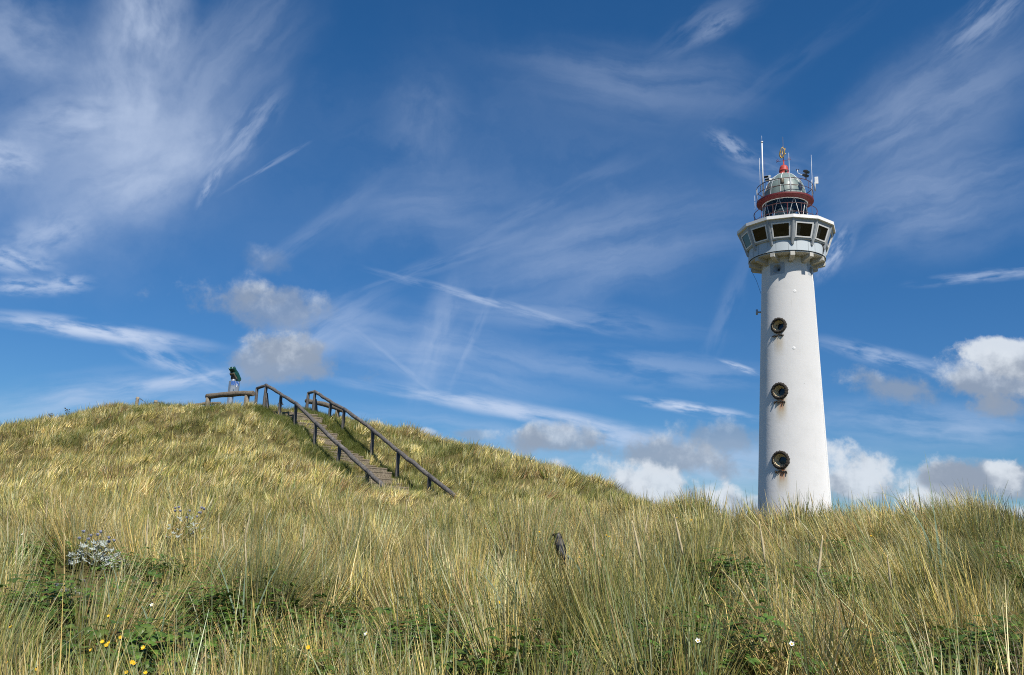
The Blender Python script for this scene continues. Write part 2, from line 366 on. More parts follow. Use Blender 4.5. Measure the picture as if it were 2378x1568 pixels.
_ph = rng.uniform(0, 6.28, (14, 2)); _an = rng.uniform(0, 6.28, 14); _wl = np.concatenate([rng.uniform(1.6, 4.5, 9), rng.uniform(.6, 1.3, 5)])
def hum(x, y):
    h = np.zeros_like(x)
    for i in range(14):
        k = 6.283 / _wl[i]; h += (.030 if i < 9 else .010) * _wl[i] ** .5 * np.sin(k * (x * math.cos(_an[i]) + y * math.sin(_an[i])) + _ph[i, 0])
    return h
def terr(x, y):
    x = np.atleast_1d(np.asarray(x, float)); y = np.atleast_1d(np.asarray(y, float)); out = np.empty(len(x))
    for s in range(0, len(x), 20000):
        e = slice(s, s + 20000); d = np.hypot(x[e, None] - CT[None, :, 0], y[e, None] - CT[None, :, 1])
        n = len(CT); out[e] = np.where(d > 0, d * d * np.log(d + 1e-9), 0) @ TW[:n] + TW[n] + TW[n + 1] * x[e] + TW[n + 2] * y[e]
    dx = np.maximum(0, np.maximum(-45 - x, x - 40)); dy = np.maximum(0, np.maximum(-12 - y, y - 85))
    w = np.clip(1 - np.hypot(dx, dy) / 35, 0, 1); w = w * w * (3 - 2 * w)
    return np.clip(out, -4, 9) * w + (-2.2) * (1 - w) + hum(x, y) * np.clip(w + .2, 0, 1)
def tz(x, y): return float(terr([x], [y])[0])
def axis_grid(lo, hi, step, far):
    c = list(np.arange(lo, hi + 1e-6, step)); a = hi; s = step; up = []
    while a < far: s *= 1.22; a += s; up.append(a)
    a = lo; s = step; dn = []
    while a > -far: s *= 1.22; a -= s; dn.append(a)
    return np.array(dn[::-1] + c + up)
gx = axis_grid(-42, 42, .35, 4000); gy = axis_grid(-6, 56, .35, 4000)
XX, YY = np.meshgrid(gx, gy); ZZ = terr(XX.ravel(), YY.ravel()).reshape(XX.shape)
from_grid = np.stack([XX.ravel(), YY.ravel(), ZZ.ravel()], 1)
nx, ny = len(gx), len(gy)
ii = np.arange(nx * ny).reshape(ny, nx)
quads = np.stack([ii[:-1, :-1], ii[:-1, 1:], ii[1:, 1:], ii[1:, :-1]], -1).reshape(-1, 4)
me = bpy.data.meshes.new('ground'); me.from_pydata(from_grid.tolist(), [], quads.tolist()); me.update()
me.polygons.foreach_set('use_smooth', [True] * len(me.polygons))
ground = bpy.data.objects.new('ground', me); COL.objects.link(ground); ground['kind'] = 'structure'
def ground_fn(T, p):
    co = obco(T)
    a = T.noise(co, .5, 8, .65); b = T.noise(co, 9, 6, .65)
    c = T.mix(T.rng(a, .35, .65), (.085, .080, .026), (.15, .12, .05)); c = T.mix(T.rng(b, .45, .7, 0, .7), c, (.05, .042, .018))
    T.put(p.inputs['Base Color'], c); p.inputs['Roughness'].default_value = .95; p.inputs['Specular IOR Level'].default_value = .1
    bump(T, p, b, .08, 1)
me.materials.append(mat('thatch_soil', ground_fn))
# fast height lookup for scattering
def gz(x, y):
    x = np.asarray(x); y = np.asarray(y)
    i = np.clip(np.searchsorted(gx, x) - 1, 0, nx - 2); j = np.clip(np.searchsorted(gy, y) - 1, 0, ny - 2)
    u = (x - gx[i]) / (gx[i + 1] - gx[i]); v = (y - gy[j]) / (gy[j + 1] - gy[j])
    return ZZ[j, i] * (1 - u) * (1 - v) + ZZ[j, i + 1] * u * (1 - v) + ZZ[j + 1, i] * (1 - u) * v + ZZ[j + 1, i + 1] * u * v
def hit(px, py, h=0.0, dmin=3.0, dmax=60):
    """where the sight line through a pixel comes down to h above the ground"""
    r = ray(px, py); d = np.linspace(dmin, dmax, 3000); P = r[None] * (d / r[1])[:, None]
    k = np.argmax(P[:, 2] <= gz(P[:, 0], P[:, 1]) + h)
    p = P[k]; return Vector((p[0], p[1], float(gz(p[0], p[1]))))

# ------------------------------------------------------------------ lighthouse
AX = (20.38, 58.55); BETA = math.atan2(AX[0], AX[1])
LH = empty('lighthouse', (AX[0], AX[1], Z0), -BETA)
tag(LH, 'tall white round lighthouse with red lantern gallery and glazed lookout under its flat roof', 'lighthouse')
def pol(r, az, z):
    a = math.radians(az); return Vector((r * math.sin(a), -r * math.cos(a), z - Z0))
def L(prof): return [(r, z - Z0) for r, z in prof]
def radial(az): a = math.radians(az); return Vector((math.sin(a), -math.cos(a), 0))
def tang(az): a = math.radians(az); return Vector((math.cos(a), math.sin(a), 0))
def rotf(az): return Matrix((tang(az), -radial(az), Vector((0, 0, 1)))).transposed()   # columns: tangent, inward, up
def rt(z): return 2.533 - (z - 0.0) * .0370          # tower radius at height z
tw = MB().lathe(L([(rt(Z0 - .5), Z0 - .5)] + [(rt(z), z) for z in np.linspace(Z0, 19.3, 24)] + [(rt(19.3) - .03, 19.32), (1.80, 19.9)]), 256, smooth=False)
tower = tw.build('tower_wall', M['tower'], LH)
cut = MB()
for zc, r in PORT: pass
def disc_frame(az, zc, off):
    c = radial(az) * off; c.z = zc - Z0; return c, tang(az), Vector((0, 0, 1)), radial(az)
def cone_between(mb, az, zc, prof, n=40, smooth=True, caps=False):
    """lathe about the outward radial axis: prof of (radius, distance from tower axis)"""
    vs = []; fs = []
    for r, o in prof:
        c, t, u, q = disc_frame(az, zc, o)
        vs += [c + t * (r * math.cos(2 * math.pi * i / n)) + u * (r * math.sin(2 * math.pi * i / n)) for i in range(n)]
    for j in range(len(prof) - 1):
        fs += [(j * n + i, j * n + (i + 1) % n, (j + 1) * n + (i + 1) % n, (j + 1) * n + i) for i in range(n)]
    if caps: fs += [tuple(range(n))[::-1], tuple((len(prof) - 1) * n + i for i in range(n))]
    mb.add(vs, fs, smooth)
for zc, r in PORT: cone_between(cut, PAZ, zc, [(r * .84, rt(zc) - .62), (r * .84, rt(zc) + .4)], 40, caps=True)
for az in (-22, 68): cone_between(cut, az, 19.02, [(.29, 1.45), (.29, 2.1)], 32, caps=True)
cutter = cut.build('cutter', None)
cutter.matrix_world = LH.matrix_basis
tower.matrix_parent_inverse = Matrix.Identity(4)
bpy.context.view_layer.update()
bo = tower.modifiers.new('holes', 'BOOLEAN'); bo.operation = 'DIFFERENCE'; bo.object = cutter; bo.solver = 'EXACT'
dg = bpy.context.evaluated_depsgraph_get()
newme = bpy.data.meshes.new_from_object(tower.evaluated_get(dg)); tower.modifiers.clear(); tower.data = newme
bpy.data.objects.remove(cutter)

for zc, r in PORT:
    R0 = rt(zc)
    ring = MB(); n = 54; kk = 12; vs = []; fs = []
    for i in range(n):
        a = 2 * math.pi * i / n; lump = 1 + .20 * math.sin(i * 2.35) + random.uniform(-.10, .10)
        for j in range(kk):
            b = 2 * math.pi * j / kk + i * .5
            rr = r - .02 + .108 * lump * math.cos(2 * math.pi * j / kk) * (1 + .12 * math.sin(3 * b)); oo = R0 + .02 + .115 * lump * math.sin(2 * math.pi * j / kk) * (1 + .12 * math.sin(3 * b))
            c, t, u, q = disc_frame(PAZ, zc, oo - (rr * math.cos(a)) ** 2 / (2 * R0)); vs.append(c + t * rr * math.cos(a) + u * rr * math.sin(a))
    for i in range(n):
        for j in range(kk): fs.append((i * kk + j, ((i + 1) % n) * kk + j, ((i + 1) % n) * kk + (j + 1) % kk, i * kk + (j + 1) % kk))
    ring.add(vs, fs, True); port = ring.build('porthole', M['ropering'], LH)
    fu = MB(); cone_between(fu, PAZ, zc, [(r * .84, R0 + .08), (r * .80, R0 - .02), (r * .60, R0 - .36), (r * .48, R0 - .48)]); fu.build('reveal', M['cream'], port)
    pg = MB(); cone_between(pg, PAZ, zc, [(r * .49, R0 - .47), (.001, R0 - .46)]); pg.build('pane', M['glassdark'], port)
    for i in range(9):
        c = radial(PAZ) * (R0 - .36); c.z = zc - Z0; a = 2 * math.pi * i / 9
        MB().ball(c + tang(PAZ) * (r * .60 * math.cos(a)) + Vector((0, 0, r * .60 * math.sin(a))), .022, 5).build('bolt', M['ropering'], port)
    br = MB()
    for i in range(8):
        da = (i - 3.5) * 2.7 + random.uniform(-.7, .7); zz = zc - r - .22 + random.uniform(-.05, .05); wdt = random.uniform(-.12, .12)
        p0 = pol(R0 - .03, PAZ + da, zz); q = radial(PAZ + da); t = tang(PAZ + da)
        br.tube([p0, p0 + q * .10 + t * wdt * .4 + Vector((0, 0, -.04)), p0 + q * .17 + t * wdt + Vector((0, 0, random.uniform(-.16, .02)))], [.05, .048, .025], 7, .35)
        br.ball(p0 + q * .06, random.uniform(.045, .07), 6, (1, 1, .8))
    br.build('bracket', M['ropering'], port)
# speaking-horn niches below the lookout
for az in (-22, 68):
    pn = MB(); vs = []; n = 14; R0 = rt(19.0) + .018
    for i in range(n + 1):
        a = az - 17 + 34 * i / n
        vs += [pol(R0, a, 18.58), pol(R0, a, 19.46), pol(R0 - .08, a, 18.58), pol(R0 - .08, a, 19.46)]
    hole = []                                       # plate is a frame of strips around the round mouth
    for i in range(n):
        b = i * 4; c = b + 4; am = az - 17 + 34 * (i + .5) / n; off = math.radians(am - az) * R0
        if abs(off) < .30:
            h = math.sqrt(max(0, .30 ** 2 - off ** 2)); a0, a1 = az - 17 + 34 * i / n, az - 17 + 34 * (i + 1) / n
            for z0, z1 in ((18.58, 19.02 - h), (19.02 + h, 19.46)):
                pn.box8([pol(R0 - .08, a0, z0), pol(R0 - .08, a1, z0), pol(R0, a1, z0), pol(R0, a0, z0), pol(R0 - .08, a0, z1), pol(R0 - .08, a1, z1), pol(R0, a1, z1), pol(R0, a0, z1)])
        else:
            a0, a1 = az - 17 + 34 * i / n, az - 17 + 34 * (i + 1) / n
            pn.box8([pol(R0 - .08, a0, 18.58), pol(R0 - .08, a1, 18.58), pol(R0, a1, 18.58), pol(R0, a0, 18.58), pol(R0 - .08, a0, 19.46), pol(R0 - .08, a1, 19.46), pol(R0, a1, 19.46), pol(R0, a0, 19.46)])
    plate = pn.build('horn_panel', M['grey'], LH)
    hn = MB(); cone_between(hn, az, 19.02, [(.305, R0 + .02), (.28, R0 - .02), (.15, R0 - .30), (.10, R0 - .36)]); hn.build('horn', M['grey'], plate)
    hd = MB(); cone_between(hd, az, 19.02, [(.105, R0 - .355), (.001, R0 - .35)]); hd.build('throat', M['dark'], plate)
# ring beam, floor slab and corbels
MB().lathe(L([(1.7, 19.90), (2.66, 19.90), (2.70, 19.92), (2.70, 20.02), (1.7, 20.02)]), 96, caps=False).build('ring_beam', M['concrete'], LH)
PH = 9.0
for k in range(12):
    az = PH + 30 * k; t = tang(az) * .165; q = radial(az)
    def P(r, z, s): v = q * r + t * s; v.z = z - Z0; return v
    MB().box8([P(1.74, 19.40, -1), P(1.74, 19.40, 1), P(2.745, 19.66, 1), P(2.745, 19.66, -1), P(1.74, 19.96, -1), P(1.74, 19.96, 1), P(2.745, 19.96, 1), P(2.745, 19.96, -1)]).build('corbel', M['concrete'], LH, .02)
# curved cladding
MB().lathe(L([(2.735, 20.02), (2.735, 21.05)]), 96, caps=False).build('cladding_core', M['dark'], LH)
for k in range(12):
    for a0, a1 in ((PH + 30 * k - 6.0, PH + 30 * k + 6.0), (PH + 30 * k + 6.4, PH + 30 * k + 23.6)):
        MB().lathe(L([(2.738, 20.04), (2.772, 20.04), (2.772, 20.97), (2.738, 20.97)]), 14, a0=a0, a1=a1, smooth=False).build('cladding_panel', M['panel'], LH)
# sloping window walls between twelve posts
def Q(R, k, z): return pol(R, PH + 30 * k, z)
def RW(z): return 2.81 + (z - 20.5) * (3.42 - 2.81) / (22.2 - 20.5)
for k in range(12):
    c = [Q(RW(z), kk_, z) for kk_, z in ((k, 20.92), (k + 1, 20.92), (k + 1, 22.22), (k, 22.22))]
    nrm = (c[1] - c[0]).cross(c[3] - c[0]).normalized()
    if nrm.dot(radial(PH + 30 * k + 15)) < 0: nrm = -nrm
    def pt(u, v, o): return (c[0] * (1 - u) + c[1] * u) * (1 - v) + (c[3] * (1 - u) + c[2] * u) * v + nrm * o
    def fr(mb, u0, u1, v0, v1, w, o0, o1, wv=None):
        wv = wv or w * 1.25
        for (a, b, d, e) in ((u0, u1, v0, v0 + wv), (u0, u1, v1 - wv, v1), (u0, u0 + w, v0 + wv, v1 - wv), (u1 - w, u1, v0 + wv, v1 - wv)):
            mb.box8([pt(a, d, o0), pt(b, d, o0), pt(b, d, o1), pt(a, d, o1), pt(a, e, o0), pt(b, e, o0), pt(b, e, o1), pt(a, e, o1)])
        return mb
    win = fr(MB(), .02, .98, .0, 1.0, .085, -.06, .0, .10).build('window', M['grey'], LH)
    fr(MB(), .107, .893, .03, .84, .060, -.03, .035, .07).build('frame', M['white'], win, .008)
    MB().box8([pt(.107, .842, -.05), pt(.893, .842, -.05), pt(.893, .842, -.003), pt(.107, .842, -.003), pt(.107, .90, -.05), pt(.893, .90, -.05), pt(.893, .90, -.003), pt(.107, .90, -.003)]).build('head_rail', M['grey'], win)
    MB().add([pt(.166, .10, -.005), pt(.834, .10, -.005), pt(.834, .77, -.005), pt(.166, .77, -.005)], [(0, 1, 2, 3)]).build('pane', M['glass'], win)
    if k in (0, 1, 3, 7): 
        MB().box8([pt(.17 + .2 * (k % 2), .08, -.30), pt(.40 + .2 * (k % 2), .08, -.30), pt(.40 + .2 * (k % 2), .08, -.28), pt(.17 + .2 * (k % 2), .08, -.28), pt(.17 + .2 * (k % 2), .72, -.30), pt(.42 + .2 * (k % 2), .72, -.30), pt(.42 + .2 * (k % 2), .72, -.28), pt(.17 + .2 * (k % 2), .72, -.28)]).build('blind', M['white'], win)
    # sill closing on to the cladding
    MB().box8([Q(2.70, k, 20.86), Q(2.70, k + 1, 20.86), Q(RW(20.92) - .02, k + 1, 20.86), Q(RW(20.92) - .02, k, 20.86), Q(2.70, k, 20.918), Q(2.70, k + 1, 20.918), Q(RW(20.92) + .01, k + 1, 20.918), Q(RW(20.92) + .01, k, 20.918)]).build('sill', M['grey'], LH)
    az = PH + 30 * k; q = radial(az); t = tang(az)
    mu = MB()
    for o, w, e in ((0, .045, .07), (-.075, .022, .045), (.075, .022, .045)):
        def P2(r, z, s): v = q * r + t * (o + w * s); v.z = z - Z0; return v
        zb = 20.46 if o == 0 else 20.52
        mu.box8([P2(RW(zb) - .10, zb, -1), P2(RW(zb) - .10, zb, 1), P2(RW(zb) + e, zb, 1), P2(RW(zb) + e, zb, -1), P2(RW(22.2) - .10, 22.23, -1), P2(RW(22.2) - .10, 22.23, 1), P2(RW(22.2) + e, 22.23, 1), P2(RW(22.2) + e, 22.23, -1)])
    mu.build('mullion', M['grey'], LH)
MB().lathe(L([(0.3, 20.98), (2.72, 20.98)]), 48, caps=False).build('floor', M['dark'], LH)
MB().lathe(L([(.3, 22.20), (3.2, 22.20)]), 48, caps=False).build('ceiling', M['dark'], LH)
MB().lathe(L([(.9, 21.0), (.9, 22.18)]), 24, caps=False).build('stair_core', M['grey'], LH)
# flat roof with fascia
rf = MB(); pr = [(.3, 22.235), (3.50, 22.235), (3.50, 22.255), (3.58, 22.255), (3.58, 22.49), (3.52, 22.50), (1.4, 22.56), (.3, 22.56)]
vs = [Q(r, k, z) for r, z in pr for k in range(12)]
fs = [(j * 12 + k, j * 12 + (k + 1) % 12, (j + 1) * 12 + (k + 1) % 12, (j + 1) * 12 + k) for j in range(len(pr) - 1) for k in range(12)]
rf.add(vs, fs).build('roof', M['fascia'], LH)
# lower railing on the roof
lr = MB().ring(2.29, 23.87, .028).ring(2.29, 23.20, .02)
low = lr.build('railing', M['rail'], LH)
for k in range(14):
    MB().tube([pol(2.29, k * 25.7 + 4, 22.5), pol(2.29, k * 25.7 + 4, 23.88)], .02, 6).build('baluster', M['rail'] if k % 3 else M['redpaint'], low)
# lantern: glass drum, crossed astragals, lens
MB().lathe(L([(1.60, 22.55), (1.60, 24.62)]), 64, caps=False).build('lantern_pane', M['lantern_glass'], LH)
MB().lathe(L([(1.72, 22.50), (1.72, 22.68), (1.55, 22.68)]), 64, caps=False).build('lantern_curb', M['white'], LH)
for k in range(9):
    for s in (-1, 1):
        a0 = k * 40 + 4; pts = [pol(1.625, a0 + s * 20 * f, 22.66 + 2.0 * f) for f in np.linspace(0, 1, 7)]
        MB().tube(pts, .022, 6).build('astragal', M['grey'] if (k + s) % 2 else M['white'], LH)
lens = MB().lathe(L([(.35, 22.6), (.35, 23.0), (.62, 23.05)] + [(.62 + .045 * (i % 2) + .12 * math.sin(math.pi * i / 24), 23.06 + 1.1 * i / 24) for i in range(25)] + [(.3, 24.3), (.05, 24.4)]), 40, smooth=False)
lens.build('lens', mat('lens_glass', None, (.30, .34, .33), .12, .2), LH)
MB().lathe(L([(1.57, 22.62), (.2, 22.62)]), 32, caps=False).build('lantern_floor', M['grey'], LH)
for az in (40, 130, 215, 300):
    MB().tube([pol(.95, az, 22.6), pol(.95, az, 24.6)], .035, 6).build('lantern_post', M['dark'], LH)
# red gallery deck
MB().lathe(L([(1.55, 24.58), (1.70, 24.56), (2.02, 24.70), (2.085, 24.71), (2.085, 24.83), (2.03, 24.85), (1.4, 24.88)]), 72, caps=False, smooth=False).build('gallery_deck', M['redpaint'], LH)
MB().ring(1.63, 24.56, .045).build('lantern_rim', M['white'], LH)
up = MB().ring(2.06, 25.93, .026).ring(2.06, 25.38, .02).build('railing', M['rail'], LH)
for k in range(16):
    th = .034 if k % 4 == 0 else .017
    MB().tube([pol(2.06, k * 22.5 + 12, 24.8), pol(2.06, k * 22.5 + 12, 25.95)], th, 6).build('baluster', M['rail'] if k % 4 else M['grey'], up)
# dome with ribs
DP = [(1.58, 24.84), (1.55, 25.15), (1.50, 25.5), (1.42, 25.85), (1.28, 26.2), (1.08, 26.52), (.82, 26.80), (.55, 27.0), (.38, 27.1)]
def spl(P, n=5):
    P = np.array(P, float); out = []
    for i in range(len(P) - 1):
        a = P[max(i - 1, 0)]; b = P[i]; c = P[i + 1]; d = P[min(i + 2, len(P) - 1)]
        for t in np.linspace(0, 1, n, endpoint=False):
            out.append(.5 * ((2 * b) + (c - a) * t + (2 * a - 5 * b + 4 * c - d) * t * t + (3 * b - a - 3 * c + d) * t ** 3))
    return out + [P[-1]]
DPS = [tuple(p) for p in spl(DP)]
dome = MB().lathe(L(DPS), 72, caps=False).build('dome', M['dome'], LH)
for k in range(12):
    MB().tube([pol(r + .01, k * 30 + 20, z) for r, z in DPS[::2]], .022, 6).build('rib', M['white'] if k % 2 else M['grey'], dome)
for zz, rr in ((25.62, 1.485), (26.2, 1.29)): MB().ring(rr, zz, .02).build('dome_band', M['white'], dome)
MB().lathe(L([(.47, 27.03), (.41, 27.10), (.36, 27.16), (.34, 27.34), (.365, 27.36), (.365, 27.41), (.335, 27.43), (.33, 27.56), (.30, 27.68), (.235, 27.79), (.13, 27.86), (.05, 27.89), (.045, 28.3)]), 40).build('cupola', M['redbright'], LH)
MB().box(pol(.42, 25, 27.22), (.17, .14, .18), rotf(25)).build('junction_box', M['rubber'], LH, .01)
# wind vane
va = empty('wind_vane', pol(0, 0, 28.2)); va.parent = LH
def vz(x, z, y=0): return Vector((x, y, z - 28.2))
MB().tube([vz(0, 28.2), vz(0, 30.25)], [.028, .014], 6).build('spindle', M['ochre'], va)
ar = MB().tube([vz(-.55, 28.20), vz(.55, 28.30)], .014, 6)
ar.tube([vz(-.44, 28.19), vz(-.52, 28.33), vz(-.42, 28.40), vz(-.38, 28.3)], .015, 6).tube([vz(-.55, 28.14), vz(-.36, 28.36)], .014, 6)
ar.tube([vz(.34, 28.42), vz(.52, 28.44)], .016, 6).tube([vz(.36, 28.28), vz(.36, 28.46)], .014, 6).tube([vz(.46, 28.29), vz(.46, 28.43)], .014, 6)
ar.tube([vz(0, 28.2, -.45), vz(0, 28.2, .45)], .014, 6).build('direction_arms', M['redpaint'], va)
em = MB()
pts_o = [(-.02, 29.42), (-.12, 29.30), (-.22, 29.08), (-.27, 28.82), (-.24, 28.62), (-.15, 28.50), (-.03, 28.55), (.04, 28.72), (.09, 28.9)]
em.tube([vz(x, z) for x, z in pts_o], [.02, .035, .05, .055, .06, .055, .045, .03, .02], 8)
em.tube([vz(.14, 29.28), vz(.10, 29.05), vz(.06, 28.8), vz(-.08, 28.6)], [.03, .045, .04, .02], 8)
em.tube([vz(-.20, 28.95), vz(-.06, 29.05), vz(.0, 29.2), vz(-.02, 29.42)], .03, 8).tube([vz(-.06, 29.05), vz(-.10, 28.75), vz(-.16, 28.55)], .028, 8)
em.tube([vz(.0, 29.2), vz(.17, 29.28)], .03, 8).tube([vz(.02, 28.66), vz(.21, 28.86)], [.015, .03], 6)
em.build('vane_plate', M['gold'], va)
# aerials, floodlights and instruments on the top gallery
MB().tube([pol(2.0, -50, 24.84), pol(2.0, -50, 29.35)], [.060, .042], 10).tube([pol(2.0, -50, 29.34), pol(2.0, -50, 29.42)], .085, 10).tube([pol(2.0, -50, 29.4), pol(2.0, -50, 29.9)], .008, 5).build('mast', M['white'], LH)
for az, z0, z1, r in ((-57, 25.4, 28.15, 2.08), (92, 24.9, 28.55, 2.02), (11, 25.0, 27.95, 2.02), (-92, 24.4, 25.6, 2.2), (78, 24.9, 26.3, 2.0), (-44, 25.3, 27.8, 1.95)):
    MB().tube([pol(r, az, z0), pol(r, az, z0 + (z1 - z0) * .45), pol(r, az, z1)], [.024, .018, .008] if az != -44 else [.009, .007, .004], 6).build('aerial', M['white'] if az not in (-44,) else M['redpaint'], LH)
def flood(az, z, ma, tilt):
    R = rotf(az) @ Matrix.Rotation(tilt, 3, 'X') @ Matrix.Rotation(.15, 3, 'Y')
    o = MB().box(pol(2.08, az, z), (.40, .30, .17), R).build('floodlight', M[ma], LH, .02)
    MB().box(pol(2.08, az, z) + R @ Vector((0, -.155, 0)), (.36, .02, .13), R).build('lamp_glass', M['glassdark'], o)
    MB().tube([pol(2.08, az, z - .12), pol(2.06, az, 25.93)], .018, 6).build('yoke', M['rail'], o)
flood(-35, 26.30, 'grey', .35); flood(-33, 26.05, 'white', .2); flood(50, 26.58, 'dark', .3); flood(47, 26.25, 'dark', .3)
MB().tube([pol(2.0, 47, 26.3), pol(1.75, 43, 26.42), pol(1.62, 38, 26.55), pol(1.6, 37, 26.80)], .022, 7).build('anemometer_arm', M['white'], LH)
an = MB()
for a in range(3): an.ball(pol(1.6, 37, 26.83) + Vector((.09 * math.cos(a * 2.1), .09 * math.sin(a * 2.1), 0)), .038, 6)
an.build('anemometer', M['dark'], LH)
MB().box(pol(2.32, 88, 26.35), (.10, .26, .56), rotf(88)).build('panel_antenna', M['white'], LH, .015)
MB().tube([pol(2.2, 88, 25.5), pol(2.2, 88, 26.2)], .05, 8).build('antenna_bracket', M['grey'], LH)
la = MB().lathe([(.13, -.02), (.14, 0), (.14, .30), (.10, .36), (.02, .40)], 14, tuple(pol(2.06, -4, 25.55))).build('gallery_lamp', M['ochre'], LH)
MB().lathe([(.15, .0), (.15, .03)], 14, tuple(pol(2.06, -4, 25.52))).build('lamp_base', M['dark'], la)
# fittings on the shaft
MB().tube([pol(rt(z) + .015, 72, z) for z in np.linspace(-1.5, 19.2, 20)], .028, 6).build('conduit', M['white'], LH)
sp = MB().tube([pol(rt(16.2) - .05, -90, 16.2), pol(rt(16.2) + .28, -90, 16.22)], .07, 8).tube([pol(rt(16.2) + .30, -90, 16.02), pol(rt(16.2) + .30, -90, 16.42)], .075, 8)
sp.build('pipe_stub', M['grey'], LH)
MB().tube([pol(2.7, -83, 19.7), pol(2.2, -86, 18.6), pol(rt(17.6) + .02, -86, 17.6)], .012, 5).build('stay_wire', M['dark'], LH)
for az, z in ((15, 17.2), (8.5, 12.95)):
    v = MB(); cone_between(v, az, z, [(.11, rt(z) - .05), (.11, rt(z) + .006), (.09, rt(z) + .01), (.001, rt(z) + .01)], 14); v.build('vent_cap', M['white'], LH)
    v = MB()
    for i in range(4): v.ball(pol(rt(z) + .02, az + random.uniform(-2, 2), z + random.uniform(-.06, .06)), .012, 5)
    v.build('vent_bolts', M['dark'], LH)
MB().tube([pol(2.80, 62, 20.9), pol(2.82, 66, 20.6), pol(2.82, 64, 20.1)], .03, 6).build('cable', M['dark'], LH)

# ------------------------------------------------------------------ handrails, steps, barriers
def wob(a, b, n, amt):
    a = Vector(a); b = Vector(b)
    return [a.lerp(b, i / n) + Vector((random.uniform(-amt, amt), random.uniform(-amt, amt), random.uniform(-amt, amt))) * (0 < i < n) for i in range(n + 1)]
def logpath(pts, n, amt):
    out = []
    for i in range(len(pts) - 1): out += wob(pts[i], pts[i + 1], n, amt)[:-1]
    return out + [Vector(pts[-1])]
LR = [(597, 902, 41.5), (619, 895, 41.0), (653, 916, 39.6), (688, 937.5, 38.0), (734, 983, 35.6), (789, 1035, 33.0), (853, 1095, 30.4), (901, 1139, 28.6)]
RR = [(716, 913, 42.5), (732, 910, 42.1), (769, 934, 40.5), (800, 951, 38.9), (866, 999, 36.0), (925.5, 1048, 33.5), (998, 1106, 31.0), (1062, 1157, 28.8)]
def handrail(line, posts, label):
    P = [Vector(at(*c)) for c in line]; base = P[0].copy(); base.z = tz(P[0].x, P[0].y)
    root = empty('handrail', base); tag(root, label, 'handrail')
    rl = MB()
    rl.tube([p - base for p in logpath(P[:2], 3, .012)], .075, 9, .08)
    for i in range(1, len(P) - 1): rl.tube([p - base for p in wob(P[i] - (P[i + 1] - P[i]).normalized() * .10, P[i + 1] + (P[i + 1] - P[i]).normalized() * .04, 6, .018)], [.082, .088, .085, .088, .082, .085, .078], 9, .09)
    rl.build('rail', M['railwood'], root)
    for i, c in enumerate(posts):
        t = P[i] if i < 2 else P[i]; x, y = t.x, t.y
        b = Vector((x, y, tz(x, y) - .3)); lean = Vector((random.uniform(-.04, .04), random.uniform(-.04, .04), 0))
        MB().tube([p - base for p in wob(b + lean, Vector((x, y, t.z + .01)), 4, .012)], [.084, .082, .08, .078, .076], 9, .06).build('post', M['railpost'], root)
        if i == 1:
            d = Vector((.93, -.36, 0)); e = Vector((x, y, 0)) + d * .30; e.z = tz(e.x, e.y) - .2
            MB().tube([p - base for p in wob(Vector((x, y, t.z - .40)) + d * .06, e, 3, .01)], .065, 9, .06).build('brace', M['railpost'], root)
    return P
PL = handrail(LR, lpost, 'log handrail nearer the binoculars, its foot on the side of the steps facing them')
PR = handrail(RR, rpost, 'log handrail farther from the binoculars, in front of the shorter log barrier')
u2 = Vector((8.1, -12.0, 0)).normalized()
def on_line(P, s):
    for a, b in zip(P[1:-1], P[2:]):
        sa, sb = a.dot(u2), b.dot(u2)
        if (sa - s) * (sb - s) <= 0 and abs(sb - sa) > 1e-6: return a.lerp(b, (s - sa) / (sb - sa))
    return None
S0 = max(PL[1].dot(u2), PR[1].dot(u2)) + .15; S1 = min(PL[-1].dot(u2), PR[-1].dot(u2))
a = on_line(PL, S0 + .01); b = on_line(PR, S0 + .01); c0 = (a + b) / 2
stairs = empty('steps', (c0.x, c0.y, tz(c0.x, c0.y))); tag(stairs, 'weathered wooden steps climbing the dune between two log handrails', 'steps')
NS = 26; TREADS = []
for i in range(NS):
    s = S0 + (S1 - S0) * (i + .5) / NS
    a = on_line(PL, s); b = on_line(PR, s)
    if a is None or b is None: continue
    f = .62 + .33 * min(1, i / 15); w = b - a; w.z = 0
    p0 = a + w.normalized() * .14; p1 = a + w * f; cc = (p0 + p1) / 2
    z = tz(cc.x, cc.y) + .07; TREADS.append((cc.x, cc.y, z)); ln = (p1 - p0).length + random.uniform(-.06, .06)
    ang = math.atan2(w.y, w.x) + random.uniform(-.012, .012)
    R = Matrix.Rotation(ang, 3, 'Z') @ Matrix.Rotation(random.uniform(-.01, .01), 3, 'Y')
    mb = MB(); run = (S1 - S0) / NS
    mb.box(Vector((cc.x, cc.y, z - .03)) - stairs.location, (ln, run * .80, .055), R)
    mb.box(Vector((cc.x, cc.y, z - .16)) + u2 * (run * .33) - stairs.location, (ln - .02, .05, .24), R)
    mb.build('step', M['stepwood'], stairs, .008)
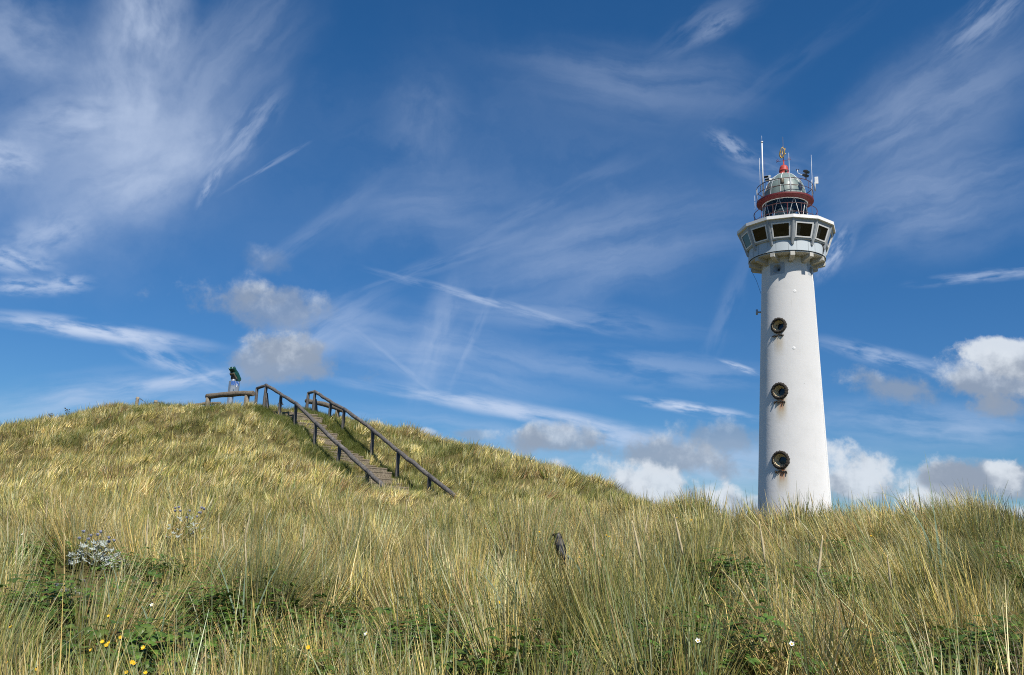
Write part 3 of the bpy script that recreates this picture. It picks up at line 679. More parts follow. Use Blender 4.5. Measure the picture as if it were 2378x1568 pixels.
def barrier(p0, p1, posts, label, r=.13, ph=None):
    A, B = Vector(at(*p0)), Vector(at(*p1)); base = (A + B) / 2; base.z = tz(base.x, base.y)
    root = empty('log_barrier', base); tag(root, label, 'barrier')
    d = (B - A).normalized(); sag = Vector((0, 0, .05))
    pts = [p - base + sag * math.sin(math.pi * i / 9) for i, p in enumerate(wob(A, B, 9, .02))]
    MB().tube([pts[0] - d * .02] + pts + [pts[-1] + d * .02], [r * .8] + [r * (1 + .05 * math.sin(i * 1.7)) for i in range(10)] + [r * .82], 14, .05).build('log', M['log'], root)
    for t in posts:
        q = A.lerp(B, t); MB().tube([p - base for p in wob((q.x, q.y, tz(q.x, q.y) - .3), (q.x, q.y, q.z - r * .5), 3, .015)], [r * 1.0, r * .97, r * .94, r * .9], 12, .06).build('post', M['logpost'], root)
barrier((481, 921, 44.5), (588, 914, 43), (.04, .88), 'thick log barrier on two posts in front of the binoculars', .145)
barrier((712, 931, 44.5), (797, 953, 42.5), (.22, .86), 'shorter thick log barrier behind the handrail on the dune top', .125)
barrier((440, 943, 48.5), (512, 936.5, 49), (.15, .85), 'low mossy log lying almost in the grass behind the thick barrier', .085)
# stakes on the crest
def stake(px, py, d, h, label):
    P = Vector(at(px, py, d)); z = tz(P.x, P.y); base = Vector((P.x, P.y, z)); root = empty('fence_stake', base); tag(root, label, 'stake', 'stakes on the dune crest')
    top = P.z - z
    MB().tube(wob((0, 0, -.3), (.03, 0, top), 4, .01), [.10, .098, .095, .092, .09], 8, .05).build('post', M['stake'], root)
    w = MB()
    for k in range(3):
        a = k * 2.1; w.tube([Vector((.09 * math.cos(a), .09 * math.sin(a), top - .10)), Vector((.22, -.05, top - .08 - .03 * k)), Vector((.45 + .1 * k, -.08, top - .25 - .05 * k)), Vector((.6, 0, top - .5))], .007, 5)
    w.ring(.103, top - .12, .008, 14, z0=0.0).build('wire', M['dark'], root)
stake(319, 922, 45.5, 1, 'squarish grey stake with a wire loop, taller of the two on the dune crest')
stake(361, 930, 45.5, 1, 'short frayed stake with curled wire, lower of the two on the dune crest')

# ------------------------------------------------------------------ coin-operated binoculars
B0 = Vector(at(537, 940, 46.5)); bz = tz(B0.x, B0.y)
bn = empty('viewing_binoculars', (B0.x, B0.y, bz), .10); tag(bn, 'green coin binoculars tilted skyward on a faceted steel pillar behind the log barrier', 'binoculars')
top = at(541, 886, 46.5)[2] - bz
bx0 = at(541, 918, 46.5)[2] - bz
MB().lathe([(.17, -.3), (.17, bx0 + .02)], 8, (-.09, 0, 0), smooth=False).build('pillar', M['steel'], bn, .01)
cab = MB().lathe([(.18, bx0), (.29, bx0 + .04), (.31, bx0 + .07), (.31, top)], 8, (0.03, 0, 0), a0=22.5, a1=382.5, smooth=False).build('coin_box', M['steel'], bn, .012)
def decal_fn(T, p):
    x, y, z = T.sep(obco(T)); n = T.noise(obco(T), 14, 3, .5)
    c = T.mix(T.rng(T.m('MULTIPLY_ADD', n, .08, z), top - .25, top - .20), (.22, .27, .31), (.05, .13, .38)); c = T.mix(T.rng(n, .60, .68, 0, .8), c, (.7, .75, .8))
    T.put(p.inputs['Base Color'], c); p.inputs['Roughness'].default_value = .35
dec = MB()
for a0 in (0, 45):
    vs = []
    for a in (a0 - 21, a0 + 21):
        q = math.radians(a); rr = .313 * math.cos(math.radians(22.5)) / math.cos(math.radians(21)) + .006
        for z in (top - .30, top - .01): vs.append((.03 + rr * math.sin(q), -rr * math.cos(q), z))
    dec.add(vs, [(0, 2, 3, 1)])
dec.build('info_sticker', mat('sticker', decal_fn), bn)
MB().box((.03 + .20, -.21, top - .25), (.05, .012, .18), Matrix.Rotation(.78, 3, 'Z')).build('coin_plate', M['white'], bn)
MB().lathe([(.035, 0), (.035, .01)], 10, (.10, -.30, top - .52)).build('coin_return', M['rubber'], bn)
MB().lathe([(.13, top - .01), (.13, top + .12), (.12, top + .13)], 18, (-.05, 0, 0)).build('collar', M['steel'], bn)
MB().lathe([(.14, top + .12), (.15, top + .3), (.17, top + .42)], 16, (-.06, 0, 0)).build('swivel', M['rubber'], bn)
# head points towards us, up and a little to the left
fwd = Vector((-.40, -.55, .73)).normalized(); sd = fwd.cross(Vector((0, 0, 1))).normalized(); upv = sd.cross(fwd)
HC = Vector((.0, .02, top + .42))
hb = MB(); Rm = Matrix((sd, fwd, upv)).transposed()
sec = [(-.48, .13, .10), (-.40, .20, .14), (.05, .22, .17), (.20, .20, .15)]
vs = []; n = 16
for f_, a, b in sec:
    for i in range(n):
        t = 2 * math.pi * i / n; ca, sa = math.cos(t), math.sin(t)
        e = .55; x = a * math.copysign(abs(ca) ** e, ca); y = b * math.copysign(abs(sa) ** e, sa); vs.append(HC + Rm @ Vector((x, f_, y)))
fs = [(j * n + i, j * n + (i + 1) % n, (j + 1) * n + (i + 1) % n, (j + 1) * n + i) for j in range(3) for i in range(n)] + [tuple(range(n))[::-1], tuple(3 * n + i for i in range(n))]
head = hb.add(vs, fs).build('housing', M['green'], bn, .01)
MB().box(HC + Rm @ Vector((0, -.02, -.12)), (.36, .42, .16), Rm).build('underside', M['ochre'], head, .03)
MB().box(HC + Rm @ Vector((.225, -.05, .02)), (.008, .34, .045), Rm).build('lettering_strip', M['white'], head)
for s in (-1, 1):
    o = HC + Rm @ Vector((s * .115, 0, .02)); tb = MB()
    rim = [(.10, .10), (.112, .25), (.118, .42), (.118, .44), (.10, .44), (.095, .30)]
    vs = []; n = 20
    for r_, f_ in rim: vs += [o + Rm @ Vector((r_ * math.cos(2 * math.pi * i / n), f_, r_ * math.sin(2 * math.pi * i / n))) for i in range(n)]
    fs = [(j * n + i, j * n + (i + 1) % n, (j + 1) * n + (i + 1) % n, (j + 1) * n + i) for j in range(len(rim) - 1) for i in range(n)]
    barrel = tb.add(vs, fs, True).build('barrel', M['green'], head)
    MB().add([o + Rm @ Vector((.097 * math.cos(2 * math.pi * i / n), .32, .097 * math.sin(2 * math.pi * i / n))) for i in range(n)], [tuple(range(n))]).build('objective_lens', M['glassdark'], barrel)

# ------------------------------------------------------------------ vegetation
STRAW = [(.60, .465, .165), (.68, .555, .255), (.55, .395, .13), (.73, .62, .34), (.49, .41, .125)]
GREEN = [(.26, .265, .055), (.165, .20, .04), (.34, .34, .08), (.195, .22, .055)]
BLUE = [(.34, .355, .195), (.42, .425, .265), (.26, .30, .16)]
BROWN = [(.36, .225, .11), (.45, .29, .15)]
def blade_mat(name, transl=.3, rough=.55):
    ma = bpy.data.materials.new(name); ma.use_nodes = True; nt = ma.node_tree; nt.nodes.clear(); T = NT(nt)
    vc = T.n('ShaderNodeAttribute', attribute_name='bcol').outputs['Color']
    tint = T.n('ShaderNodeAttribute', attribute_name='tint', attribute_type='INSTANCER').outputs['Fac']
    val = T.n('ShaderNodeAttribute', attribute_name='val', attribute_type='INSTANCER').outputs['Fac']
    c = T.mix(T.m('MULTIPLY', tint, .62, clamp=True), vc, (.115, .155, .035))
    c = T.mix(1.0, c, T.xyz(val, val, val), 'MULTIPLY')
    p = T.n('ShaderNodeBsdfPrincipled'); T.put(p.inputs['Base Color'], c); p.inputs['Roughness'].default_value = rough; p.inputs['Specular IOR Level'].default_value = .4
    tr = T.n('ShaderNodeBsdfTranslucent'); T.put(tr.inputs[0], c)
    mx = T.n('ShaderNodeMixShader'); mx.inputs[0].default_value = transl
    nt.links.new(p.outputs[0], mx.inputs[1]); nt.links.new(tr.outputs[0], mx.inputs[2])
    o = T.n('ShaderNodeOutputMaterial'); nt.links.new(mx.outputs[0], o.inputs[0])
    return ma
GRASS = blade_mat('grass_blade', .15, .42); LEAF = blade_mat('leaf', .25, .42)
def blades_mesh(name, n, rad, h, width, pal, wts, lean, spread, droop, seg, seed, hvar=.3, material=None, spikes=0):
    """n ribbons leaning to +X on average; one colour per blade"""
    r = np.random.default_rng(seed); V = []; Fc = []; C = []
    for i in range(n):
        rr = rad * math.sqrt(r.random()); a = r.random() * 6.283; p = np.array([rr * math.cos(a), rr * math.sin(a), -.03])
        H = h * (1 + hvar * float(np.clip(r.normal(), -1.8, 1.25)))
        out = .35 * rr / max(rad, 1e-3)
        d = np.array([lean + spread * r.normal() + out * math.cos(a) * .6, spread * r.normal() + out * math.sin(a) * .6, 1.0]); d /= np.linalg.norm(d)
        bend = np.array([lean * .8 + .5 * r.normal() * spread + .2 * math.cos(a) * spread, .6 * r.normal() * spread, -.25]) * droop * (.3 + 1.4 * r.random())
        f = r.random() * 6.283; side = np.array([math.cos(f), math.sin(f), 0]); w = width * r.uniform(.6, 1.35)
        c = np.array(pal[r.choice(len(pal), p=wts)]) * r.uniform(.50, 1.42)
        b = len(V); st = H / seg
        for s in range(seg + 1):
            t = s / seg; ww = w * (1 - t ** 1.6) * .5 + .0006
            V.append(p - side * ww); V.append(p + side * ww); C += [c, c]
            d = d + bend / seg * (.4 + 1.6 * t); d /= np.linalg.norm(d); p = p + d * st
        for s in range(seg): k = b + 2 * s; Fc.append((k, k + 1, k + 3, k + 2))
    me = bpy.data.meshes.new(name); me.from_pydata([tuple(v) for v in V], [], Fc); me.update()
    at_ = me.color_attributes.new('bcol', 'FLOAT_COLOR', 'POINT')
    arr = np.ones((len(V), 4), np.float32); arr[:, :3] = np.array(C); at_.data.foreach_set('color', arr.ravel())
    me.materials.append(material or GRASS); me.polygons.foreach_set('use_smooth', [True] * len(me.polygons))
    return me
def leafy_mesh(name, n, rad, h, size, pal, seed):
    """a low tangle of three-part toothed leaves on arching stems"""
    r = np.random.default_rng(seed); V = []; Fc = []; C = []
    for i in range(n):
        rr = rad * math.sqrt(r.random()); a = r.random() * 6.283
        p = np.array([rr * math.cos(a), rr * math.sin(a), h * (1 - (rr / rad) ** 2 * .6) * r.uniform(.25, 1.0)])
        az = r.random() * 6.283; tilt = r.normal() * .45; c = np.array(pal[r.integers(len(pal))]) * r.uniform(.7, 1.2); s0 = size * r.uniform(.6, 1.3)
        if i % 4 == 0:      # stem
            b = len(V); q0 = np.array([p[0] * .3, p[1] * .3, 0]); V += [q0, q0 + [.004, 0, 0], p + [.003, 0, -.01], p + [0, 0, -.01]]; C += [np.array((.16, .10, .05))] * 4; Fc.append((b, b + 1, b + 2, b + 3))
        for k in (-1, 0, 1):
            al = az + k * 1.05; dx = np.array([math.cos(al), math.sin(al), math.sin(tilt) * .7]); dx /= np.linalg.norm(dx)
            dy = np.cross([0, 0, 1], dx); dy /= np.linalg.norm(dy); dz = np.cross(dx, dy); s = s0 * (1.15 if k == 0 else .85)
            b = len(V)
            V += [p + dx * s * .12, p + dx * s * .5 + dy * s * .34 - dz * s * .06, p + dx * s * .85 + dy * s * .22 - dz * s * .10, p + dx * s * 1.15 - dz * s * .2,
                  p + dx * s * .85 - dy * s * .22 - dz * s * .10, p + dx * s * .5 - dy * s * .34 - dz * s * .06, p + dx * s * .6 + dz * s * .05]
            cc = c * r.uniform(.85, 1.15); C += [cc] * 7
            Fc += [(b, b + 1, b + 6), (b + 1, b + 2, b + 6), (b + 2, b + 3, b + 6), (b + 3, b + 4, b + 6), (b + 4, b + 5, b + 6), (b + 5, b, b + 6)]
    me = bpy.data.meshes.new(name); me.from_pydata([tuple(v) for v in V], [], Fc); me.update()
    at_ = me.color_attributes.new('bcol', 'FLOAT_COLOR', 'POINT'); arr = np.ones((len(V), 4), np.float32); arr[:, :3] = np.array(C); at_.data.foreach_set('color', arr.ravel())
    me.materials.append(LEAF); return me
def library(name, meshes):
    c = bpy.data.collections.new(name)
    for i, me in enumerate(meshes):
        o = bpy.data.objects.new(f'{name}_{i:02d}', me); c.objects.link(o)
    return c
def scatter(name, lib, P, rot, scl, idx, tint, val, label, cat):
    me = bpy.data.meshes.new(name); me.from_pydata(P.tolist(), [], []); me.update()
    for nm, ty, dat, key in (('rot', 'FLOAT_VECTOR', rot, 'vector'), ('scl', 'FLOAT', scl, 'value'), ('idx', 'INT', idx, 'value'), ('tint', 'FLOAT', tint, 'value'), ('val', 'FLOAT', val, 'value')):
        at_ = me.attributes.new(nm, ty, 'POINT'); at_.data.foreach_set(key, np.asarray(dat, np.int32 if ty == 'INT' else np.float32).ravel())
    o = bpy.data.objects.new(name, me); COL.objects.link(o); tag(o, label, cat, kind='stuff')
    g = bpy.data.node_groups.new(name, 'GeometryNodeTree')
    g.interface.new_socket('Geometry', in_out='INPUT', socket_type='NodeSocketGeometry'); g.interface.new_socket('Geometry', in_out='OUTPUT', socket_type='NodeSocketGeometry')
    N = g.nodes; gi = N.new('NodeGroupInput'); go = N.new('NodeGroupOutput'); ip = N.new('GeometryNodeInstanceOnPoints')
    ci = N.new('GeometryNodeCollectionInfo'); ci.inputs['Collection'].default_value = lib; ci.inputs['Separate Children'].default_value = True; ci.inputs['Reset Children'].default_value = True
    def na(nm, ty): n_ = N.new('GeometryNodeInputNamedAttribute'); n_.data_type = ty; n_.inputs['Name'].default_value = nm; return [s for s in n_.outputs if s.enabled][0]
    lk = g.links.new
    lk(gi.outputs[0], ip.inputs['Points']); lk(ci.outputs[0], ip.inputs['Instance']); ip.inputs['Pick Instance'].default_value = True
    lk(na('idx', 'INT'), ip.inputs['Instance Index']); lk(na('rot', 'FLOAT_VECTOR'), ip.inputs['Rotation']); lk(na('scl', 'FLOAT'), ip.inputs['Scale'])
    lk(ip.outputs[0], go.inputs[0])
    md = o.modifiers.new('scatter', 'NODES'); md.node_group = g
    return o
def vnoise(x, y, s, seed):
    r = np.random.default_rng(seed); h = np.zeros_like(x)
    for i in range(10):
        a = r.random() * 6.283; k = 6.283 / (s * r.uniform(.6, 1.8)); h += np.sin(k * (x * math.cos(a) + y * math.sin(a)) + r.random() * 6.283 + 1.2 * np.sin(k * .7 * (y * math.cos(a) - x * math.sin(a)) + i))
    return np.clip(h / 6 + .5, 0, 1)
mixw = lambda s, g, b, w: [s / len(STRAW)] * len(STRAW) + [g / len(GREEN)] * len(GREEN) + [b / len(BLUE)] * len(BLUE) + [w / len(BROWN)] * len(BROWN)
PAL = STRAW + GREEN + BLUE + BROWN
near = [blades_mesh('c', 30, .09, .64, .0076, PAL, mixw(*w), ln * .7, sp * 1.3, dr * .5, 5, 100 + i) for i, (w, ln, sp, dr) in enumerate([((.66, .10, .17, .07), .10, .13, .35), ((.48, .19, .28, .05), .06, .16, .6), ((.72, .08, .16, .04), .14, .12, .3), ((.38, .28, .30, .04), .05, .18, .7),
        ((.66, .10, .16, .08), .08, .20, .9), ((.44, .24, .28, .04), .12, .14, .4), ((.56, .16, .21, .07), .04, .16, .5), ((.58, .12, .20, .10), .12, .15, .4)])]
mid = [blades_mesh('c', 24, .11, .48, .0145, PAL, mixw(*w), ln * .8, .20, .3, 4, 200 + i) for i, (w, ln) in enumerate([((.64, .16, .18, .02), .16), ((.48, .28, .22, .02), .10), ((.72, .12, .12, .04), .2), ((.42, .30, .26, .02), .08), ((.66, .14, .12, .08), .2)])]
far = [blades_mesh('c', 26, .13, .38, .021, PAL, mixw(*w), ln, .22, .4, 3, 300 + i) for i, (w, ln) in enumerate([((.74, .14, .10, .02), .25), ((.58, .28, .12, .02), .15), ((.80, .08, .07, .05), .3), ((.55, .20, .10, .15), .2), ((.48, .34, .16, .02), .15)])]
lush = [blades_mesh('c', 44, .16, .24, .0065, GREEN + STRAW, [.90 / 4] * 4 + [.10 / 5] * 5, .2, .40, 1.2, 4, 400 + i) for i in range(4)]
thatch = [blades_mesh('c', 40, .22, .36, .005, STRAW + BROWN, [.76 / 5] * 5 + [.12] * 2, .3, .9, 1.0, 4, 500 + i) for i in range(3)]
wide = [blades_mesh('c', 8, .10, .68, .012, BLUE + GREEN, [.25] * 3 + [.25 / 4] * 4, .3, .22, .6, 8, 600 + i) for i in range(3)]
lib = library('grass_tuft', near + mid + far + lush + thatch + wide)
I_N, I_M, I_F, I_L, I_T, I_W = 0, 8, 13, 18, 22, 25

def sample(d0, d1, dens, half=.80):
    """uniform points on the ground between two depths, over the view and a margin beside it"""
    area = half * (d1 * d1 - d0 * d0); n = int(area * dens)
    y = np.sqrt(rng.uniform(d0 * d0, d1 * d1, n)); x = rng.uniform(-1, 1, n) * (half * y + 1.0)
    return x, y
LPa = np.array([(p.x, p.y) for p in PL[1:]]); RPa = np.array([(p.x, p.y) for p in PR[1:]])
def stair_frac(x, y):
    """0 at the near handrail, 1 at the far one; outside the flight nan"""
    s = x * u2.x + y * u2.y; sl = LPa @ np.array(u2[:2]); sr = RPa @ np.array(u2[:2])
    lx = np.interp(s, sl, LPa[:, 0]); ly = np.interp(s, sl, LPa[:, 1]); rx = np.interp(s, sr, RPa[:, 0]); ry = np.interp(s, sr, RPa[:, 1])
    wx, wy = rx - lx, ry - ly; f = ((x - lx) * wx + (y - ly) * wy) / (wx * wx + wy * wy)
    return np.where((s > S0 - 1.2) & (s < S1 + .3), f, np.nan), (s - S0) / (S1 - S0)
def windrot(x, y):
    """compass heading of the lean and its strength"""
    px, py, w = proj(np.stack([x, y, gz(x, y)], 1))
    a = vnoise(x, y, 3.0, 6); b = vnoise(x, y, 2.4, 8)
    base = np.where(y > 22, .2, np.where(px > 1350, math.pi, np.where(vnoise(x, y, 3.5, 5) > .40, math.pi, .1)))
    lean = np.where(y > 22, .12 + .15 * b, np.where(px > 1750, .20 + .38 * b * np.clip((14 - y) / 5, 0, 1), .02 + .34 * b))
    return base + (a - .5) * 1.7, lean, px
Pa, Ra, Sa, Ia, Ta, Va = [], [], [], [], [], []
OPEN = [(hit(1309, 1322), .34, 4.2, .96), (hit(219, 1325), .72, 4.4, .97), (hit(425, 1262), .48, 3.0, .82), (hit(155, 1418), .25, 1.4, .8)]   # animal and plants that keep the grass down around them
def put(x, y, idx, scl, tint, val, tilt=.10, rz=None, lean=None):
    n = len(x); kp = np.ones(n, bool)
    for p, w_, dp, pr in OPEN: kp &= ~((np.abs(x - p.x * (y / p.y)) < w_) & (y < p.y + .12) & (y > p.y - dp) & (rng.random(n) < pr))
    if rz is None: rz = windrot(x, y)[0] + rng.normal(0, .5, n)
    if lean is None: lean = np.zeros(n)
    x, y, idx, scl, tint, val, rz, lean = (np.broadcast_to(a, n)[kp] for a in (x, y, idx, scl, tint, val, rz, lean))
    z = gz(x, y); n = len(x)
    pxx = proj(np.stack([x, y, z], 1))[0]; scl = scl * np.where((pxx > 830) & (pxx < 1130) & (y > 17) & (y < 30), .66, 1.0)     # trodden shorter at the foot of the steps
    if rz is None: rz = windrot(x, y)[0] + rng.normal(0, .5, n)
    ry = rng.normal(0, tilt, n) + (0 if lean is None else lean)
    Pa.append(np.stack([x, y, z], 1)); Ra.append(np.stack([rng.normal(0, tilt, n), ry, rz], 1)); Sa.append(scl); Ia.append(idx); Ta.append(np.clip(tint, 0, 1)); Va.append(np.clip(val, .45, 1.6))
BR = [(34, 1440, .9), (60, 1395, .6), (376, 1318, .5), (440, 1338, .45), (461, 1440, .8), (300, 1405, .6), (205, 1462, .5), (340, 1530, .7), (30, 1470, .6), (270, 1440, .5),
      (881, 1545, .75), (830, 1525, .5), (1189, 1560, .6), (1310, 1560, .5), (1130, 1275, .5), (1548, 1525, .6), (1680, 1345, .7), (1720, 1415, .5), (1670, 1505, .7),
      (2355, 1500, .8), (2200, 1530, .6), (2300, 1310, .5), (1930, 1370, .5), (1780, 1540, .5), (1975, 1285, .4), (700, 1455, .5), (130, 1180, .6), (40, 1300, .5), (610, 1480, .6), (1480, 1470, .45), (2080, 1560, .4)]
BRP = [(hit(px, py, .15), r) for px, py, r in BR]
def brmask(x, y):
    k = np.zeros(len(x))
    for p, r in BRP: k = np.maximum(k, np.clip(1.25 - np.hypot(x - p.x, y - p.y) / (r * .9), 0, 1))
    return k
def tussocks(d0, d1, dens, per, rad, i0, ni, scl0):
    """tussocks: bunches of blades sharing height, lean and dryness, open ground between them"""
    cx, cy = sample(d0, d1, dens); n = len(cx)
    rz, ln, px = windrot(cx, cy); grn = vnoise(cx, cy, 3.0, 22); br = brmask(cx, cy); tall = vnoise(cx, cy, 4.0, 25)
    keep = (rng.random(n) > .74 * br) & ~((px > 1750) & (cy > 17)); cx, cy, rz, ln, px, grn, br, tall = (a[keep] for a in (cx, cy, rz, ln, px, grn, br, tall)); n = len(cx)
    R = rad * rng.uniform(.6, 1.5, n); S = scl0 * (.62 + .50 * tall) * rng.uniform(.72, 1.22, n); hue = rng.normal(0, .16, n); va = rng.normal(1.10, .26, n); ty = rng.integers(0, ni, n); ln = ln + rng.normal(0, .07, n); rz = rz + rng.normal(0, .65, n)
    k = np.repeat(np.arange(n), np.maximum(3, (per * (R / rad) * rng.uniform(.6, 1.4, n)).astype(int))); m_ = len(k)
    q = np.sqrt(rng.random(m_)); a = rng.random(m_) * 6.283; x = cx[k] + R[k] * q * np.cos(a); y = cy[k] + R[k] * q * np.sin(a)
    # blades on the rim fan outwards
    lx = np.cos(rz[k]) * ln[k] + .22 * q * np.cos(a); ly = np.sin(rz[k]) * ln[k] + .22 * q * np.sin(a)
    idx = np.where(rng.random(m_) < .6, ty[k], rng.integers(0, ni, m_))
    ridge = (px[k] > 1450) & (y > 10.5)
    put(x, y, i0 + idx, S[k] * rng.uniform(.72, 1.12, m_) * (1 - .25 * q) * np.where(ridge, .80, 1), .04 + .60 * np.clip((grn[k] - .46) * 2.2, 0, 1) + .12 * np.clip((9.5 - y) / 4, 0, 1) * (px[k] < 1500) + hue[k] + rng.normal(0, .06, m_) + .15 * br[k],
        va[k] * rng.uniform(.85, 1.15, m_), .06, np.arctan2(ly, lx), np.hypot(lx, ly))
def field(d0, d1, dens, i0, ni, scl0):
    x, y = sample(d0, d1, dens); f, s = stair_frac(x, y); rz, ln, px = windrot(x, y)
    keep = ~((f > -.06) & (f < 1.08)); keep &= ~((px > 1750) & (y > 17)); keep &= ~((y > 30) & (px > 1650))
    tus = vnoise(x, y, 1.3 if d0 < 20 else 2.2, 21); grn = vnoise(x, y, 3.2 if d0 < 20 else 5.0, 22); red = vnoise(x, y, 4.0, 23); br = brmask(x, y)
    keep &= rng.random(len(x)) < np.clip(.40 + 1.0 * tus, 0, 1) * (1 - .72 * br)
    x, y, tus, grn, red, br, rz, ln, px, f, s = (a[keep] for a in (x, y, tus, grn, red, br, rz, ln, px, f, s))
    n = len(x); pale = np.clip(1 - np.abs(y - 25) / 12, 0, 1) * (px < 950)
    edge = np.exp(-np.nan_to_num((np.minimum(np.abs(f + .25), np.abs(f - 1.3))) * 2.2, nan=9.0))
    right = (px > 880) & (y > 26)
    tint = .0 + .70 * np.clip((grn - .46) * 2.2, 0, 1) - .35 * pale + rng.normal(0, .13, n) + .55 * edge + .25 * br + .16 * right
    scl = scl0 * (.72 + .55 * tus) * rng.uniform(.72, 1.25, n) * (1 - .35 * edge) * (1 - .25 * br)
    top_ = (y > 39) & (px > 300) & (px < 860); scl = np.where(top_, scl * .6, scl); tint = np.where(top_, tint + .20, tint)
    idx = i0 + rng.integers(0, ni, n)
    if i0 == I_F: idx = np.where((red > .66) & (rng.random(n) < .6), I_F + 3, idx)
    put(x, y, idx, scl, tint, rng.normal(1.08, .20, n) + .12 * pale, .10, rz + rng.normal(0, .8, n), ln)
tussocks(2.6, 13.5, 3.0, 13, .22, I_N, 8, 1.10)
field(2.6, 13, 7, I_N, 8, .75)
tussocks(12, 23, 1.6, 9, .26, I_M, 5, 1.15)
field(12.5, 24, 12, I_M, 5, .85)
tussocks(23, 50, .55, 7, .30, I_F, 3, 1.2)
field(24, 52, 21, I_F, 5, 1.0)
# short green undergrowth, tangled dead grass, broad blue-green blades
x, y = sample(2.4, 15, 28); n = len(x); g = vnoise(x, y, 2.2, 31); br = brmask(x, y); k = rng.random(n) < .25 + .6 * g + .3 * br; x, y = x[k], y[k]
put(x, y, I_L + rng.integers(0, 4, len(x)), rng.uniform(.6, 1.15, len(x)), rng.uniform(.3, 1.0, len(x)), rng.uniform(.5, 1.0, len(x)), .2)
x, y = sample(15, 50, 9); f, s = stair_frac(x, y); g = vnoise(x, y, 4.5, 32); px = windrot(x, y)[2]
ins = (f > .02) & (f < 1.0); lim = .62 + .33 * np.clip(s * 26 / 15, 0, 1)
k = (rng.random(len(x)) < np.clip((g - .35) * 2, .06, .9)) & ~ins & ~((px > 1700) & (y > 19)); 
put(x[k], y[k], I_L + rng.integers(0, 4, k.sum()), rng.uniform(1.0, 1.7, k.sum()), rng.uniform(.3, .9, k.sum()), rng.uniform(.7, 1.15, k.sum()), .2)
x = rng.uniform(-14, -1, 60000); y = rng.uniform(27, 44, 60000); f, s = stair_frac(x, y); lim = .62 + .33 * np.clip(s * 26 / 15, 0, 1)
k = (((f > lim + .03) & (f < 1.1)) & (rng.random(len(x)) < .75)) | (((f > -.22) & (f < .05)) & (rng.random(len(x)) < .7)) | (((f > .05) & (f < lim)) & (rng.random(len(x)) < .035 + .05 * (vnoise(x, y, 1.2, 77) > .6)))
x, y, f, lim = x[k], y[k], f[k], lim[k]; on = (f > .05) & (f < lim)
put(x, y, I_L + rng.integers(0, 4, len(x)), np.where(on, .55, 1.0) * rng.uniform(.7, 1.15, len(x)), rng.uniform(.5, 1, len(x)), rng.uniform(.65, 1.1, len(x)), .2)
x, y = sample(2.4, 22, 9); k = rng.random(len(x)) < vnoise(x, y, 2.0, 41); x, y = x[k], y[k]
put(x, y, I_T + rng.integers(0, 3, len(x)), rng.uniform(.7, 1.3, len(x)), rng.uniform(0, .2, len(x)), rng.uniform(.8, 1.1, len(x)), .35)
x, y = sample(2.8, 14, .9); put(x, y, I_W + rng.integers(0, 3, len(x)), rng.uniform(.6, 1.15, len(x)), rng.uniform(0, .25, len(x)), rng.uniform(.85, 1.15, len(x)), .2)
scatter('dune_grass', lib, np.concatenate(Pa), np.concatenate(Ra), np.concatenate(Sa), np.concatenate(Ia), np.concatenate(Ta), np.concatenate(Va), 'windblown straw and green marram grass covering the dunes', 'grass')
# bramble cover
blib = library('bramble_tangle', [leafy_mesh('b', 64, .30, .32, .040, [(.085, .16, .025), (.11, .20, .03), (.07, .125, .02), (.14, .20, .04), (.085, .16, .025), (.11, .20, .03), (.07, .125, .02), (.15, .10, .03)], 700 + i) for i in range(4)])
x, y = sample(2.8, 17, 36); k = rng.random(len(x)) < brmask(x, y) * .85; x, y = x[k], y[k]; n = len(x)
scatter('bramble_cover', blib, np.stack([x, y, gz(x, y)], 1), np.stack([rng.normal(0, .15, n), rng.normal(0, .15, n), rng.uniform(0, 6.28, n)], 1), rng.uniform(.7, 1.4, n), rng.integers(0, 4, n), np.zeros(n), rng.uniform(.75, 1.2, n), 'low green bramble leaves showing between the grass tufts', 'brambles')

# ------------------------------------------------------------------ single plants
def fmat(name, c, rough=.6, tr=.25):
    def fn(T, p):
        n = T.noise(obco(T), 40, 3, .5); T.put(p.inputs['Base Color'], T.mix(T.rng(n, .35, .65), c, tuple(v * .75 for v in c)))
        p.inputs['Roughness'].default_value = rough
    return mat(name, fn, c, rough)
M['yellow'] = fmat('yellow_petal', (.80, .52, .02)); M['whitepetal'] = fmat('white_petal', (.80, .80, .78)); M['stalk'] = fmat('plant_stalk', (.16, .20, .06))
M['spike'] = fmat('seed_spike', (.60, .49, .28)); M['holly'] = fmat('sea_holly_leaf', (.38, .42, .37)); M['hollyhead'] = fmat('sea_holly_head', (.25, .26, .34)); M['lyme'] = fmat('lyme_leaf', (.20, .27, .17)); M['weed'] = fmat('dry_weed', (.05, .038, .02))
def flower_mesh(kind, seed):
    random.seed(seed); st = MB(); h = .34; lean = Vector((random.uniform(-.06, .06), random.uniform(-.06, .06), 0))
    st.tube([Vector((0, 0, -.05)), lean * .4 + Vector((0, 0, h * .5)), lean + Vector((0, 0, h))], [.004, .003, .003], 5)
    pe = MB(); n = 6 if kind == 'yellow' else 5; c = lean + Vector((0, 0, h)); L_ = .0095 if kind == 'yellow' else .0105
    up_ = Vector((random.uniform(-.3, .3), -.75, .55)).normalized(); sx = up_.cross(Vector((0, 0, 1))).normalized(); sy = up_.cross(sx)
    for k in range(n):
        a = 2 * math.pi * k / n; d = sx * math.cos(a) + sy * math.sin(a); e = sx * -math.sin(a) + sy * math.cos(a)
        pe.add([c, c + d * L_ * .6 + e * L_ * .42 + up_ * .004, c + d * L_ * 1.1 + up_ * .008, c + d * L_ * .6 - e * L_ * .42 + up_ * .004], [(0, 1, 2, 3)])
    ce = MB().ball(c + up_ * .003, .0035, 6)
    return st.mesh('stem'), pe.mesh('petals'), ce.mesh('flower_centre')
